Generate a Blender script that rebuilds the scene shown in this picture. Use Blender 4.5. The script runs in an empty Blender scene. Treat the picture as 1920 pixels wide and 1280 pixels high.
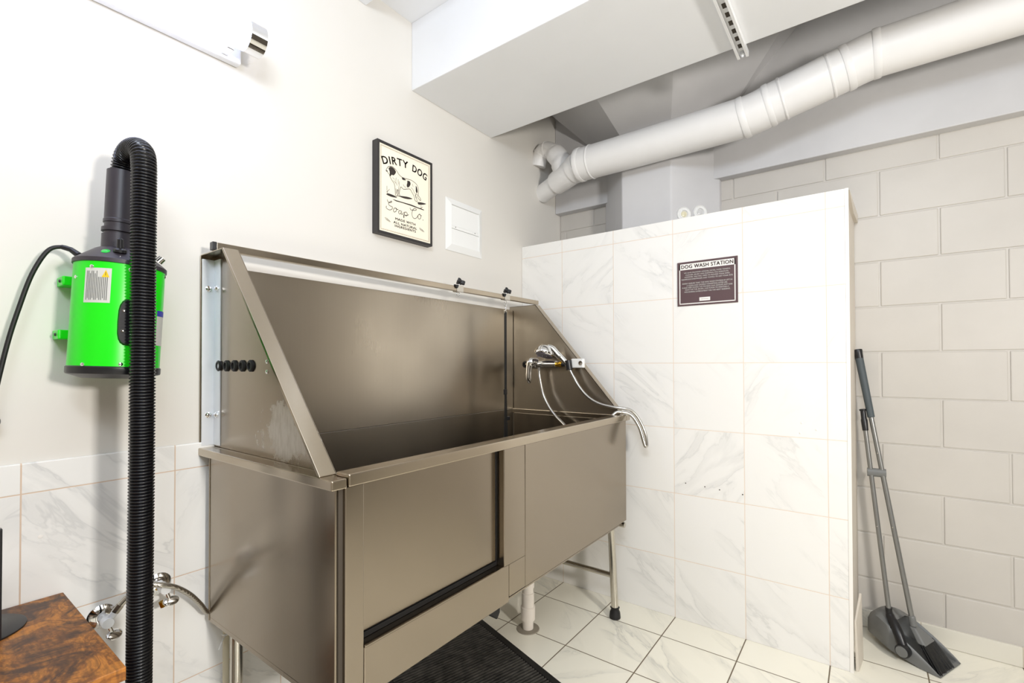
import bpy, bmesh, math, random
from mathutils import Vector, Matrix
R = math.radians
scene = bpy.context.scene
random.seed(7)

# ------------------------------------------------------------------ camera
cd = bpy.data.cameras.new('camera')
cam = bpy.data.objects.new('camera', cd)
scene.collection.objects.link(cam)
cd.sensor_width = 36.0
cd.sensor_fit = 'HORIZONTAL'
cd.lens = 884.1 / 1920 * 36
cd.shift_x = (960 - 981.57) / 1920
cd.shift_y = (671.15 - 640) / 1920
cr = Vector((0.81004972, 0.58635419, -0.00286427))
cu = Vector((0.00970472, -0.00852262, 0.99991659))
cf = Vector((-0.58628087, 0.81000995, 0.01259415))
M = Matrix.Identity(4)
for i in range(3):
    M[i][0], M[i][1], M[i][2] = cr[i], cu[i], -cf[i]
M[0][3], M[1][3], M[2][3] = 1.61414686, -2.21582044, 1.18771987
cam.matrix_world = M
cd.clip_start = 0.02
scene.camera = cam

# ------------------------------------------------------------------ world, lights, exposure
w = bpy.data.worlds.new('world')
scene.world = w
w.use_nodes = True
w.node_tree.nodes['Background'].inputs[0].default_value = (0.8, 0.85, 1, 1)
w.node_tree.nodes['Background'].inputs[1].default_value = 0.3
scene.view_settings.view_transform = 'Standard'
scene.view_settings.look = 'None'
scene.view_settings.gamma = 1
scene.view_settings.use_curve_mapping = False
scene.view_settings.exposure = 0.12

def area(name, loc, target, sx, sy, power, col):
    ld = bpy.data.lights.new(name, 'AREA')
    ld.shape = 'RECTANGLE'
    ld.size, ld.size_y = sx, sy
    ld.energy = power
    ld.color = col
    o = bpy.data.objects.new(name, ld)
    scene.collection.objects.link(o)
    o.location = loc
    o.rotation_euler = (Vector(target) - Vector(loc)).to_track_quat('-Z', 'Y').to_euler()
    return o

area('ceiling_lamp', (1.75, -2.45, 2.30), (1.1, -0.83, 2.42), 0.7, 0.4, 21, (0.80, 0.89, 1.0))
area('ceiling_lamp_rear', (2.5, -3.3, 2.56), (2.5, -3.3, 0), 0.6, 0.6, 12, (0.97, 0.98, 1.0))
area('photo_flash', (3.25, -1.80, 1.60), (0.3, -1.1, 1.0), 0.24, 0.24, 50, (1.0, 0.96, 0.90))

# ------------------------------------------------------------------ materials
def lin(c):
    return tuple(((v / 255) / 12.92 if v / 255 <= 0.04045 else ((v / 255 + 0.055) / 1.055) ** 2.4) for v in c)

class NT:
    def __init__(s, name):
        s.m = bpy.data.materials.new(name)
        s.m.use_nodes = True
        s.t = s.m.node_tree
        s.b = s.t.nodes['Principled BSDF']
    def n(s, typ, **kw):
        o = s.t.nodes.new(typ)
        for k, v in kw.items():
            setattr(o, k, v)
        return o
    def put(s, sock, v):
        if hasattr(v, 'is_output') or isinstance(v, bpy.types.NodeSocket):
            s.t.links.new(v, sock)
        else:
            sock.default_value = v
    def math(s, op, a, b=0.0, c=0.0, clamp=False):
        o = s.n('ShaderNodeMath', operation=op, use_clamp=clamp)
        s.put(o.inputs[0], a); s.put(o.inputs[1], b); s.put(o.inputs[2], c)
        return o.outputs[0]
    def mix(s, f, a, b, mode='MIX'):
        o = s.n('ShaderNodeMix', data_type='RGBA', blend_type=mode)
        s.put(o.inputs[0], f)
        s.put(o.inputs[6], a if not isinstance(a, tuple) else (*a[:3], 1))
        s.put(o.inputs[7], b if not isinstance(b, tuple) else (*b[:3], 1))
        return o.outputs[2]
    def ramp(s, f, a0, a1, to0=0.0, to1=1.0):
        o = s.n('ShaderNodeMapRange')
        s.put(o.inputs[0], f)
        o.inputs[1].default_value, o.inputs[2].default_value = a0, a1
        o.inputs[3].default_value, o.inputs[4].default_value = to0, to1
        return o.outputs[0]
    def coord(s):
        return s.n('ShaderNodeTexCoord').outputs['Object']
    def noise(s, vec, scale, detail=3.0, rough=0.5, dist=0.0):
        o = s.n('ShaderNodeTexNoise')
        s.put(o.inputs['Vector'], vec)
        o.inputs['Scale'].default_value = scale
        o.inputs['Detail'].default_value = detail
        o.inputs['Roughness'].default_value = rough
        o.inputs['Distortion'].default_value = dist
        return o.outputs[0]
    def mapping(s, vec, loc=(0, 0, 0), rot=(0, 0, 0), sc=(1, 1, 1)):
        o = s.n('ShaderNodeMapping')
        s.put(o.inputs[0], vec)
        for i, v in ((1, loc), (2, rot), (3, sc)):
            s.put(o.inputs[i], v)
        return o.outputs[0]
    def bump(s, h, strength=0.3, dist=0.002):
        o = s.n('ShaderNodeBump')
        o.inputs['Strength'].default_value = strength
        o.inputs['Distance'].default_value = dist
        s.put(o.inputs['Height'], h)
        s.t.links.new(o.outputs[0], s.b.inputs['Normal'])
    def set(s, **kw):
        for k, v in kw.items():
            sock = s.b.inputs[k.replace('_', ' ')]
            if isinstance(v, tuple) and len(v) == 3:
                v = (*v, 1)
            s.put(sock, v)
        return s

def plain(name, rgb, rough=0.5, metal=0.0, noise=0.0, nscale=40, bump=0.0, **kw):
    k = NT(name)
    c = lin(rgb)
    co = k.coord()
    if noise:
        f = k.noise(co, nscale, 4)
        col = k.mix(k.ramp(f, 0.3, 0.7), tuple(v * (1 - noise) for v in c), tuple(min(1, v * (1 + noise)) for v in c))
        k.set(Base_Color=col)
    else:
        k.set(Base_Color=c)
    k.set(Roughness=rough, Metallic=metal)
    if bump:
        k.bump(k.noise(co, nscale * 3, 4), bump, 0.002)
    k.set(**kw)
    return k.m

def emit(name, rgb, st):
    k = NT(name)
    k.set(Base_Color=lin(rgb), Emission_Color=lin(rgb), Emission_Strength=st)
    return k.m

T = 0.3048
def tile(name, ax, off, base, vein, grout, rough=0.16, vs=1.0, g=0.0026, amount=0.42):
    """marble look tiles on a square grid: ax = the two axes, off = where a joint runs"""
    k = NT(name)
    co = k.coord()
    sep = k.n('ShaderNodeSeparateXYZ'); k.put(sep.inputs[0], co)
    u = k.math('DIVIDE', k.math('SUBTRACT', sep.outputs[ax[0]], off[0]), T)
    v = k.math('DIVIDE', k.math('SUBTRACT', sep.outputs[ax[1]], off[1]), T)
    def edge(q):
        f = k.math('FRACT', q)
        return k.math('MULTIPLY', k.math('MINIMUM', f, k.math('SUBTRACT', 1.0, f)), T)
    d = k.math('MINIMUM', edge(u), edge(v))
    joint = k.ramp(d, g * 0.5 - 0.0004, g * 0.5 + 0.0006, 1.0, 0.0)
    cid = k.n('ShaderNodeCombineXYZ')
    k.put(cid.inputs[0], k.math('FLOOR', u)); k.put(cid.inputs[1], k.math('FLOOR', v))
    wn = k.n('ShaderNodeTexWhiteNoise', noise_dimensions='3D')
    k.put(wn.inputs[0], cid.outputs[0])
    uv = k.n('ShaderNodeCombineXYZ')
    k.put(uv.inputs[0], u); k.put(uv.inputs[1], v)
    k.put(uv.inputs[2], k.math('MULTIPLY', wn.outputs[0], 37.0))
    # veins run along one of the two diagonals of each tile
    ang = k.math('ADD', k.math('MULTIPLY', k.math('GREATER_THAN', wn.outputs[0], 0.62), 1.35), 0.62)
    ang = k.math('ADD', ang, k.math('MULTIPLY', wn.outputs[0], 0.35))
    rv = k.n('ShaderNodeCombineXYZ'); k.put(rv.inputs[2], ang)
    p = k.mapping(uv.outputs[0], rot=rv.outputs[0])
    p = k.mapping(p, sc=(0.55 * vs, 1.9 * vs, 1.0))
    n1 = k.noise(p, 1.25, 5, 0.55, 0.5)
    n2 = k.noise(p, 0.8, 3, 0.5, 0.3)
    thin = k.ramp(k.math('ABSOLUTE', k.math('SUBTRACT', n1, 0.5)), 0.0, 0.016, 1.0, 0.0)
    wide = k.ramp(k.math('ABSOLUTE', k.math('SUBTRACT', n1, 0.53)), 0.0, 0.085, 1.0, 0.0)
    mask = k.ramp(n2, 0.46, 0.62, 0.0, 1.0)
    f = k.math('ADD', k.math('MULTIPLY', thin, 0.55), k.math('MULTIPLY', wide, 0.38))
    f = k.math('MULTIPLY', k.math('MULTIPLY', f, mask), amount, clamp=True)
    col = k.mix(f, lin(base), lin(vein))
    col = k.mix(joint, col, lin(grout))
    k.set(Base_Color=col, Roughness=k.ramp(joint, 0, 1, rough, 0.8))
    k.bump(k.math('SUBTRACT', 1.0, joint), 0.35, 0.0015)
    return k.m

def steel_mat(name, rgb, rough=0.215, axis=2, stain=None):
    k = NT(name)
    co = k.coord()
    sc = [700, 700, 700]; sc[axis] = 3.0
    n = k.noise(k.mapping(co, sc=tuple(sc)), 1.0, 2, 0.5)
    b = k.noise(co, 3.5, 3, 0.5)
    c = lin(rgb)
    col = k.mix(k.ramp(n, 0.3, 0.7), tuple(v * 0.985 for v in c), tuple(min(1, v * 1.015) for v in c))
    ro = k.math('ADD', k.ramp(n, 0.2, 0.8, rough - 0.015, rough + 0.02), k.ramp(b, 0.3, 0.7, -0.03, 0.05))
    if stain:
        (sx, sy, sz), r1, r2 = stain
        s = k.mapping(co, loc=(-sx / r1, 0, -sz / r2), sc=(1 / r1, 0.0, 1 / r2))
        ln = k.n('ShaderNodeVectorMath', operation='LENGTH'); k.put(ln.inputs[0], s)
        e = k.math('ADD', ln.outputs['Value'], k.math('MULTIPLY', k.math('SUBTRACT', k.noise(co, 14, 6, 0.65), 0.5), 2.6))
        msk = k.ramp(e, 0.75, 0.95, 0.75, 0.0)
        drip = k.ramp(k.noise(k.mapping(co, sc=(90, 90, 30)), 1.0, 3), 0.35, 0.6, 0.5, 1.0)
        msk = k.math('MULTIPLY', msk, drip)
        col = k.mix(msk, col, lin((196, 190, 180)))
        ro = k.math('ADD', ro, k.math('MULTIPLY', msk, 0.25))
        k.set(Metallic=k.ramp(msk, 0, 1, 1.0, 0.45))
    else:
        k.set(Metallic=1.0)
    tg = k.n('ShaderNodeCombineXYZ'); tg.inputs[0].default_value, tg.inputs[1].default_value, tg.inputs[2].default_value = 0.06, 0.04, 1.0
    k.set(Base_Color=col, Roughness=ro, Anisotropic=0.5, Tangent=tg.outputs[0])
    return k.m

steel = steel_mat('stainless_steel', (158, 147, 132))
steel_back = steel_mat('splash_stainless_steel', (176, 166, 151), 0.30)
steel_basin = steel_mat('basin_stainless_steel', (150, 141, 128), 0.34)
steel_stain = steel_mat('stained_stainless_steel', (158, 147, 132), stain=((0.43, 0, 1.01), 0.13, 0.075))
steel_rim = steel_mat('rim_stainless_steel', (182, 170, 152), 0.20, axis=1)
galv = plain('galvanised_steel', (240, 243, 247), 0.25, 0.3, 0.03, 14)
chrome = plain('chrome', (236, 236, 236), 0.06, 1.0)
satin = plain('satin_chrome', (205, 200, 190), 0.2, 1.0)
brass = plain('brass', (214, 168, 60), 0.22, 1.0)
black_plastic = plain('black_plastic', (24, 24, 27), 0.35)
black_rubber = plain('black_rubber', (17, 16, 16), 0.55, noise=0.2)
dark_cap = plain('charcoal_plastic', (52, 47, 53), 0.42)
hose_black = plain('hose_black', (16, 16, 19), 0.22)
green = plain('green_enamel', (22, 226, 14), 0.32)
white_plastic = plain('white_plastic', (238, 238, 236), 0.35)
label_mat = plain('silver_label', (205, 204, 198), 0.4)
ink = plain('grey_ink', (95, 95, 92), 0.7)
black_ink = plain('black_ink', (52, 44, 40), 0.8)
light_ink = plain('pale_ink', (225, 222, 215), 0.8)
yellow = plain('yellow_ink', (242, 196, 20), 0.5)
blue_ink = plain('blue_ink', (52, 58, 170), 0.5)
lamp_glow = emit('lamp_glow', (206, 216, 255), 7.5)
white_paint = plain('white_enamel', (238, 238, 238), 0.3)
tan_paint = plain('tan_paint', (100, 92, 82), 0.6, noise=0.02, nscale=2)
wall_paint = plain('wall_paint', (222, 218, 211), 0.55, noise=0.012, nscale=2, bump=0.03)
ceil_paint = plain('ceiling_paint', (240, 241, 243), 0.6, noise=0.02, nscale=3, bump=0.05)
block_paint = plain('block_paint', (199, 194, 187), 0.42, noise=0.03, nscale=5, bump=0.35)
conc_paint = plain('painted_concrete', (206, 205, 206), 0.45, noise=0.04, nscale=4, bump=0.35)
pipe_paint = plain('pipe_paint', (236, 234, 232), 0.4, noise=0.015, nscale=8, bump=0.06)
pvc = plain('pvc', (236, 228, 218), 0.35, noise=0.03, nscale=18)
grey_pole = plain('grey_pole', (140, 140, 138), 0.32, 0.6)
grey_plastic = plain('grey_plastic', (112, 113, 112), 0.4)
slate = plain('slate_foam', (74, 82, 86), 0.6)
end_paint = plain('partition_end_paint', (214, 206, 194), 0.5, noise=0.03, nscale=9)
dark_gap = plain('dark_gap', (70, 62, 52), 0.8)
sign_brown = plain('sign_brown', (88, 66, 68), 0.5)
sign_white = plain('sign_white', (240, 236, 230), 0.5)
paper_mat = plain('cream_paper', (247, 238, 218), 0.6, noise=0.01, nscale=8)
frame_black = plain('frame_black', (46, 43, 43), 0.45)
thin_brown = plain('brown_line', (130, 98, 62), 0.7)
beige_tube = plain('beige_tube', (205, 196, 170), 0.45)
tile_wall = tile('wall_tile', (0, 2), (0.2734, 0.2757), (240, 238, 234), (176, 176, 174), (230, 212, 194), 0.32)
tile_left = tile('dado_tile', (1, 2), (-2.0087, 0.2757), (238, 237, 234), (160, 162, 164), (214, 190, 168))
tile_floor = tile('floor_tile', (0, 1), (0.2734, -0.1836), (247, 243, 228), (150, 150, 148), (118, 104, 84), 0.2, g=0.0045, amount=0.5)

def braid_mat():
    k = NT('braided_steel')
    wv = k.n('ShaderNodeTexWave'); k.put(wv.inputs[0], k.coord())
    wv.inputs['Scale'].default_value = 160; wv.inputs['Distortion'].default_value = 1.5
    k.set(Base_Color=k.mix(wv.outputs[1], lin((150, 145, 135)), lin((225, 220, 212))), Metallic=1.0, Roughness=0.3)
    k.bump(wv.outputs[1], 0.4, 0.001)
    return k.m
braid = braid_mat()

def wood_mat():
    k = NT('rustic_wood')
    co = k.mapping(k.coord(), rot=(0, 0, 0.35), sc=(1.0, 1.7, 1.0))
    a = k.noise(co, 9, 5, 0.6, 1.8)
    ring = k.math('FRACT', k.math('MULTIPLY', a, 5.0))
    line = k.ramp(k.math('ABSOLUTE', k.math('SUBTRACT', ring, 0.5)), 0.0, 0.5, 0.0, 1.0)
    b = k.ramp(k.noise(k.mapping(k.coord(), loc=(3, 1, 0)), 9, 5, 0.65, 1.2), 0.47, 0.62)
    col = k.mix(line, lin((132, 78, 28)), lin((196, 126, 48)))
    col = k.mix(b, col, lin((72, 44, 26)))
    fine = k.noise(k.mapping(k.coord(), rot=(0, 0, 0.4), sc=(30, 160, 30)), 1.0, 3)
    col = k.mix(k.ramp(fine, 0.45, 0.7, 0.0, 0.45), col, lin((48, 27, 15)))
    k.set(Base_Color=col, Roughness=0.5)
    return k.m
wood = wood_mat()

# ------------------------------------------------------------------ helpers
COL = scene.collection
class MB:
    def __init__(s):
        s.bm = bmesh.new()
    def face(s, vs, mi=0):
        f = s.bm.faces.new(vs); f.material_index = mi
        return f
    def poly(s, pts):
        return [s.bm.verts.new(p) for p in pts]
    def hexa(s, c):
        v = s.poly(c)
        for q in ((0, 3, 2, 1), (4, 5, 6, 7), (0, 1, 5, 4), (1, 2, 6, 5), (2, 3, 7, 6), (3, 0, 4, 7)):
            s.face([v[i] for i in q])
        return s
    def box(s, x0, x1, y0, y1, z0, z1):
        return s.hexa([(x0, y0, z0), (x1, y0, z0), (x1, y1, z0), (x0, y1, z0), (x0, y0, z1), (x1, y0, z1), (x1, y1, z1), (x0, y1, z1)])
    def bar(s, a, b, w, h, up=(0, 0, 1)):
        a, b = Vector(a), Vector(b)
        d = (b - a).normalized()
        u = Vector(up); side = d.cross(u).normalized(); u = side.cross(d)
        q = []
        for p in (a, b):
            for sx, sz in ((-1, -1), (1, -1), (1, 1), (-1, 1)):
                q.append(p + side * (sx * w / 2) + u * (sz * h / 2))
        v = s.poly(q)
        for f in ((0, 1, 2, 3), (7, 6, 5, 4), (0, 4, 5, 1), (1, 5, 6, 2), (2, 6, 7, 3), (3, 7, 4, 0)):
            s.face([v[i] for i in f])
        return s
    def prism(s, pts, off):
        off = Vector(off)
        a = s.poly(pts); b = s.poly([Vector(p) + off for p in pts])
        n = len(a)
        s.face(a[::-1]); s.face(b)
        for i in range(n):
            s.face([a[i], a[(i + 1) % n], b[(i + 1) % n], b[i]])
        return s
    def tube(s, path, r, seg=14, caps=True):
        """path of points; r a number or a list"""
        P = [Vector(p) for p in path]
        n = len(P)
        rr = r if isinstance(r, (list, tuple)) else [r] * n
        t0 = (P[1] - P[0]).normalized()
        ref = Vector((0, 0, 1)) if abs(t0.z) < 0.9 else Vector((1, 0, 0))
        nrm = t0.cross(ref).normalized()
        rings = []
        for i in range(n):
            if i == 0: t = P[1] - P[0]
            elif i == n - 1: t = P[-1] - P[-2]
            else: t = (P[i + 1] - P[i]).normalized() + (P[i] - P[i - 1]).normalized()
            if t.length < 1e-9: t = t0
            t = t.normalized()
            nrm = (nrm - t * nrm.dot(t))
            nrm = nrm.normalized() if nrm.length > 1e-6 else t.orthogonal().normalized()
            bn = t.cross(nrm)
            rings.append([s.bm.verts.new(P[i] + (nrm * math.cos(2 * math.pi * j / seg) + bn * math.sin(2 * math.pi * j / seg)) * rr[i]) for j in range(seg)])
        for i in range(n - 1):
            for j in range(seg):
                s.face([rings[i][j], rings[i][(j + 1) % seg], rings[i + 1][(j + 1) % seg], rings[i + 1][j]])
        if caps:
            s.face(rings[0][::-1]); s.face(rings[-1])
        return s
    def lathe(s, base, axis, prof, seg=28):
        """prof: (distance along axis, radius)"""
        a = Vector(axis).normalized()
        u = a.orthogonal().normalized(); v = a.cross(u)
        b = Vector(base)
        rings = []
        for d, r in prof:
            if r < 1e-6:
                rings.append([s.bm.verts.new(b + a * d)])
            else:
                rings.append([s.bm.verts.new(b + a * d + (u * math.cos(2 * math.pi * j / seg) + v * math.sin(2 * math.pi * j / seg)) * r) for j in range(seg)])
        for i in range(len(rings) - 1):
            p, q = rings[i], rings[i + 1]
            for j in range(seg):
                k = (j + 1) % seg
                if len(p) == 1 and len(q) == 1: continue
                if len(p) == 1: s.face([p[0], q[k], q[j]])
                elif len(q) == 1: s.face([p[j], p[k], q[0]])
                else: s.face([p[j], p[k], q[k], q[j]])
        if len(rings[0]) > 1: s.face(rings[0][::-1])
        if len(rings[-1]) > 1: s.face(rings[-1])
        return s
    def ellipsoid(s, c, rx, ry, rz, rot=None):
        r = bmesh.ops.create_uvsphere(s.bm, u_segments=22, v_segments=14, radius=1)
        m = Matrix.Translation(c) @ (rot.to_4x4() if rot else Matrix.Identity(4)) @ Matrix.Diagonal((rx, ry, rz, 1))
        bmesh.ops.transform(s.bm, matrix=m, verts=r['verts'])
        return s
    def build(s, name, mat, parent=None, bevel=0.0, smooth=None, label=None, seg=2, kind=None):
        bmesh.ops.recalc_face_normals(s.bm, faces=s.bm.faces)
        me = bpy.data.meshes.new(name)
        s.bm.to_mesh(me); s.bm.free()
        for m in (mat if isinstance(mat, list) else [mat]):
            me.materials.append(m)
        o = bpy.data.objects.new(name, me)
        COL.objects.link(o)
        if smooth is not None:
            me.polygons.foreach_set('use_smooth', [True] * len(me.polygons))
            me.set_sharp_from_angle(angle=R(smooth))
        if bevel:
            b = o.modifiers.new('bevel', 'BEVEL')
            b.width = bevel; b.segments = seg; b.limit_method = 'ANGLE'; b.angle_limit = R(40)
            b.harden_normals = False
        if parent: attach(o, parent)
        if label: o['label'] = label
        if kind: o['kind'] = kind
        return o

def attach(o, parent):
    o.parent = parent
    q = parent; loc = Vector((0, 0, 0))
    while q:
        if q.type == 'EMPTY': loc = Vector(q.location); break
        q = q.parent
    # part meshes are modelled in world space, the thing's empty stands at its base
    o.matrix_parent_inverse = Matrix.Translation(-loc) if parent.type == 'EMPTY' else Matrix.Identity(4)

def thing(name, loc, label, cat, group=None):
    o = bpy.data.objects.new(name, None)
    COL.objects.link(o)
    o.location = loc; o.empty_display_size = 0.05
    o['label'] = label; o['category'] = cat
    if group: o['group'] = group
    return o
def tag(o, label, cat, group=None):
    o['label'] = label; o['category'] = cat
    if group: o['group'] = group
    return o
def struct(o, label=None):
    o['kind'] = 'structure'
    if label: o['label'] = label
    return o
def spline(pts, n=8):
    P = [Vector(p) for p in pts]
    out = []
    for i in range(len(P) - 1):
        p0 = P[max(i - 1, 0)]; p1 = P[i]; p2 = P[i + 1]; p3 = P[min(i + 2, len(P) - 1)]
        for j in range(n):
            t = j / n
            out.append(0.5 * ((2 * p1) + (p2 - p0) * t + (2 * p0 - 5 * p1 + 4 * p2 - p3) * t * t + (3 * p1 - p0 - 3 * p2 + p3) * t ** 3))
    out.append(P[-1])
    return out
def text_mesh(txt, size, align='CENTER', spacing=1.0):
    """vertices and faces of flat lettering in the xy plane, one unit tall times size"""
    c = bpy.data.curves.new('lettering', 'FONT')
    c.body = txt; c.size = size; c.align_x = align; c.space_character = spacing
    c.resolution_u = 3
    o = bpy.data.objects.new('lettering', c); COL.objects.link(o)
    dg = bpy.context.evaluated_depsgraph_get()
    me = bpy.data.meshes.new_from_object(o.evaluated_get(dg))
    vs = [v.co.copy() for v in me.vertices]; fs = [list(p.vertices) for p in me.polygons]
    bpy.data.objects.remove(o); bpy.data.meshes.remove(me); bpy.data.curves.remove(c)
    return vs, fs
def add_text(mb, txt, size, fn, width=None, height=None, spacing=1.0, bold=0.0):
    """fn maps centred (x, y) of the lettering to a 3D point"""
    vs, fs = text_mesh(txt, size, 'LEFT', spacing)
    if not vs: return
    x0 = min(v.x for v in vs); x1 = max(v.x for v in vs)
    y0 = min(v.y for v in vs); y1 = max(v.y for v in vs)
    kx = width / (x1 - x0) if width else 1.0
    ky = height / (y1 - y0) if height else kx
    for dx, dy in ((0, 0), (bold, 0), (0, bold * 0.7)) if bold else ((0, 0),):
        b = [mb.bm.verts.new(fn((v.x - (x0 + x1) / 2) * kx + dx, (v.y - (y0 + y1) / 2) * ky + dy)) for v in vs]
        for f in fs:
            try: mb.bm.faces.new([b[i] for i in f])
            except ValueError: pass
def ribbon(mb, pts, wd, fn):
    """a flat pen stroke through 2D points"""
    P = [Vector((p[0], p[1])) for p in pts]
    L = []
    for i in range(len(P)):
        t = (P[min(i + 1, len(P) - 1)] - P[max(i - 1, 0)])
        t = t.normalized() if t.length > 1e-9 else Vector((1, 0))
        nn = Vector((-t.y, t.x)) * wd / 2
        L.append((mb.bm.verts.new(fn(*(P[i] + nn))), mb.bm.verts.new(fn(*(P[i] - nn)))))
    for a, b in zip(L[:-1], L[1:]):
        mb.face([a[0], b[0], b[1], a[1]])

# ------------------------------------------------------------------ room shell
XR, YF, ZC, D = 3.6, -4.4, 2.70, 0.4275
m = MB(); m.box(-0.1, XR + 0.1, YF - 0.1, D + 0.6, -0.1, 0.0)
struct(m.build('floor', tile_floor))
m = MB(); m.box(-0.1, 0.0, YF - 0.1, D + 0.6, 0.0, 2.95)
struct(m.build('wall_left', wall_paint))
m = MB(); m.box(XR, XR + 0.1, YF - 0.1, D + 0.6, 0.0, 2.95)
struct(m.build('wall_right', tan_paint))
m = MB(); m.box(0.0, XR, YF - 0.1, YF, 0.0, 2.95)
struct(m.build('wall_front', plain('greige_paint', (196, 190, 180), 0.6, noise=0.02, nscale=2)))
m = MB(); m.box(0.0, XR, YF, -0.30, ZC, 2.95); m.box(0.0, XR, -0.30, D + 0.5, 2.86, 2.95)
struct(m.build('ceiling', ceil_paint))
m = MB(); m.box(0.0, XR, -0.825, -0.278, 2.40, 2.7005)
struct(m.build('ceiling_beam', ceil_paint, bevel=0.003), 'wide white painted drop beam across the ceiling')
m = MB(); m.box(0.0, 1.3, -1.75, -1.062, 2.632, 2.7005)
struct(m.build('ceiling_drop', ceil_paint, bevel=0.003), 'shallow white ceiling drop at the top edge of the photo')

# painted block wall: running bond, each block bevelled, inside one wall mesh
m = MB(); m.box(0.0, XR, D + 0.004, D + 0.5, 0.0, 2.86)
bz, bx, c = 1.2367, 1.6717, 0.2032
for k in range(-6, 5):
    z0 = bz + k * c; z1 = z0 + c
    zt = min(z1, 2.20)
    z0c = max(z0, 0.0)
    ph = bx if k % 2 == 1 else bx + c
    i0 = int((0 - ph) / (2 * c)) - 1
    x = ph + i0 * 2 * c
    while x < XR:
        a, b = max(x, 0.001) + 0.0035, min(x + 2 * c, XR) - 0.0035
        if b - a > 0.02:
            j = random.uniform(-0.0007, 0.0007)
            m.box(a, b, D + j, D + 0.02, z0c + 0.0025, zt - 0.0025)
        x += 2 * c
struct(m.build('wall_back', block_paint, bevel=0.0035), 'off-white painted concrete block wall')
m = MB(); m.box(0.001, XR, D - 0.058, D + 0.01, 2.156, 2.86)
struct(m.build('lintel', conc_paint, bevel=0.004), 'painted concrete bond beam above the block wall')
m = MB(); m.box(1.586, XR, D - 0.010, D + 0.002, 0.001, 0.079)
struct(m.build('baseboard_back', tile('base_tile', (0, 2), (0.2734, 0.2757), (224, 220, 208), (176, 176, 170), (190, 178, 160)), bevel=0.002))

# octagonal column with flared capital behind the partition
m = MB()
cx, cy, ap = 0.675, 0.53, 0.33
def octa(apo, z):
    r = apo / math.cos(math.pi / 8)
    return [(cx + r * math.cos(math.pi / 8 + i * math.pi / 4), cy + r * math.sin(math.pi / 8 + i * math.pi / 4), z) for i in range(8)]
lv = [m.poly(octa(a, z)) for a, z in ((ap, 0.0), (ap, 2.43), (ap + 0.42, 2.861))]
for a, b in zip(lv[:-1], lv[1:]):
    for i in range(8):
        m.face([a[i], a[(i + 1) % 8], b[(i + 1) % 8], b[i]])
struct(m.build('column', conc_paint, bevel=0.006), 'octagonal painted concrete column with flared capital')

# tiled half-height partition
XP = 1.5685
m = MB()
m.box(0.001, XP - 0.012, 0.0, 0.10, 0.0, 1.868)
struct(m.build('wall_partition', tile_wall, bevel=0.002), 'white marble tiled half-height partition wall')
part = bpy.data.objects['wall_partition']
m = MB()
m.hexa([(XP - 0.08, 0.101, 0.0), (XP - 0.012, 0.0, 0.0), (XP + 0.012, D - 0.004, 0.0), (XP - 0.08, D - 0.004, 0.0),
        (XP - 0.08, 0.101, 1.868), (XP - 0.012, 0.0, 1.868), (XP + 0.012, D - 0.004, 1.868), (XP - 0.08, D - 0.004, 1.868)])
m.box(XP - 0.0125, XP, 0.0, 0.02, 0.0, 1.868)
m.build('end_panel', [end_paint], part, bevel=0.001)
m = MB(); m.hexa([(XP - 0.012, -0.0012, 0), (XP + 0.0005, -0.0012, 0), (XP + 0.0005, 0.006, 0), (XP - 0.012, 0.006, 0),
                  (XP - 0.012, -0.0012, 1.868), (XP + 0.0005, -0.0012, 1.868), (XP + 0.0005, 0.006, 1.868), (XP - 0.012, 0.006, 1.868)])
m.build('edge_trim', sign_white, part)
m = MB(); m.hexa([(XP + 0.006, 0.02, 0.0), (XP + 0.016, 0.02, 0.0), (XP + 0.030, 0.13, 0.0), (XP + 0.020, 0.13, 0.0),
                  (XP + 0.003, 0.02, 0.19), (XP + 0.009, 0.02, 0.19), (XP + 0.026, 0.13, 0.26), (XP + 0.018, 0.13, 0.26)])
m.build('end_tile', end_paint, part, bevel=0.001)
m = MB(); m.hexa([(XP - 0.005, 0.25, 1.83), (XP + 0.014, 0.25, 1.83), (XP + 0.026, D - 0.006, 1.83), (XP, D - 0.006, 1.83),
                  (XP - 0.005, 0.02, 1.866), (XP + 0.004, 0.02, 1.866), (XP + 0.026, D - 0.006, 1.866), (XP, D - 0.006, 1.866)])
m.build('end_cap', end_paint, part, bevel=0.001)
for x, z in ((0.936, 0.634), (1.022, 0.630), (1.085, 0.626), (1.180, 0.620)):
    m = MB(); m.lathe((x, 0.001, z), (0, -1, 0), [(0, 0.0028), (0.0016, 0.0028)], 10); m.build('drill_hole', dark_gap, part)
for x, z in ((1.405, 0.945), (1.455, 0.922), (1.399, 0.904)):
    m = MB(); m.lathe((x, 0.001, z), (0, -1, 0), [(0, 0.0042), (0.003, 0.0040), (0.0035, 0.002)], 12); m.build('wall_plug', sign_white, part)

# tile dado on the left wall
m = MB(); m.box(0.0, 0.009, YF, -0.001, 0.0, 0.9575)
struct(m.build('trim_1', tile_left, bevel=0.003), 'white marble tile dado on the left wall')
m = MB(); m.lathe((0.008, -1.976, 0.778), (1, 0, 0), [(0, 0.0045), (0.002, 0.0043), (0.0022, 0.002)], 12)
m.build('wall_plug', sign_white, bpy.data.objects['trim_1'])

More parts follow.
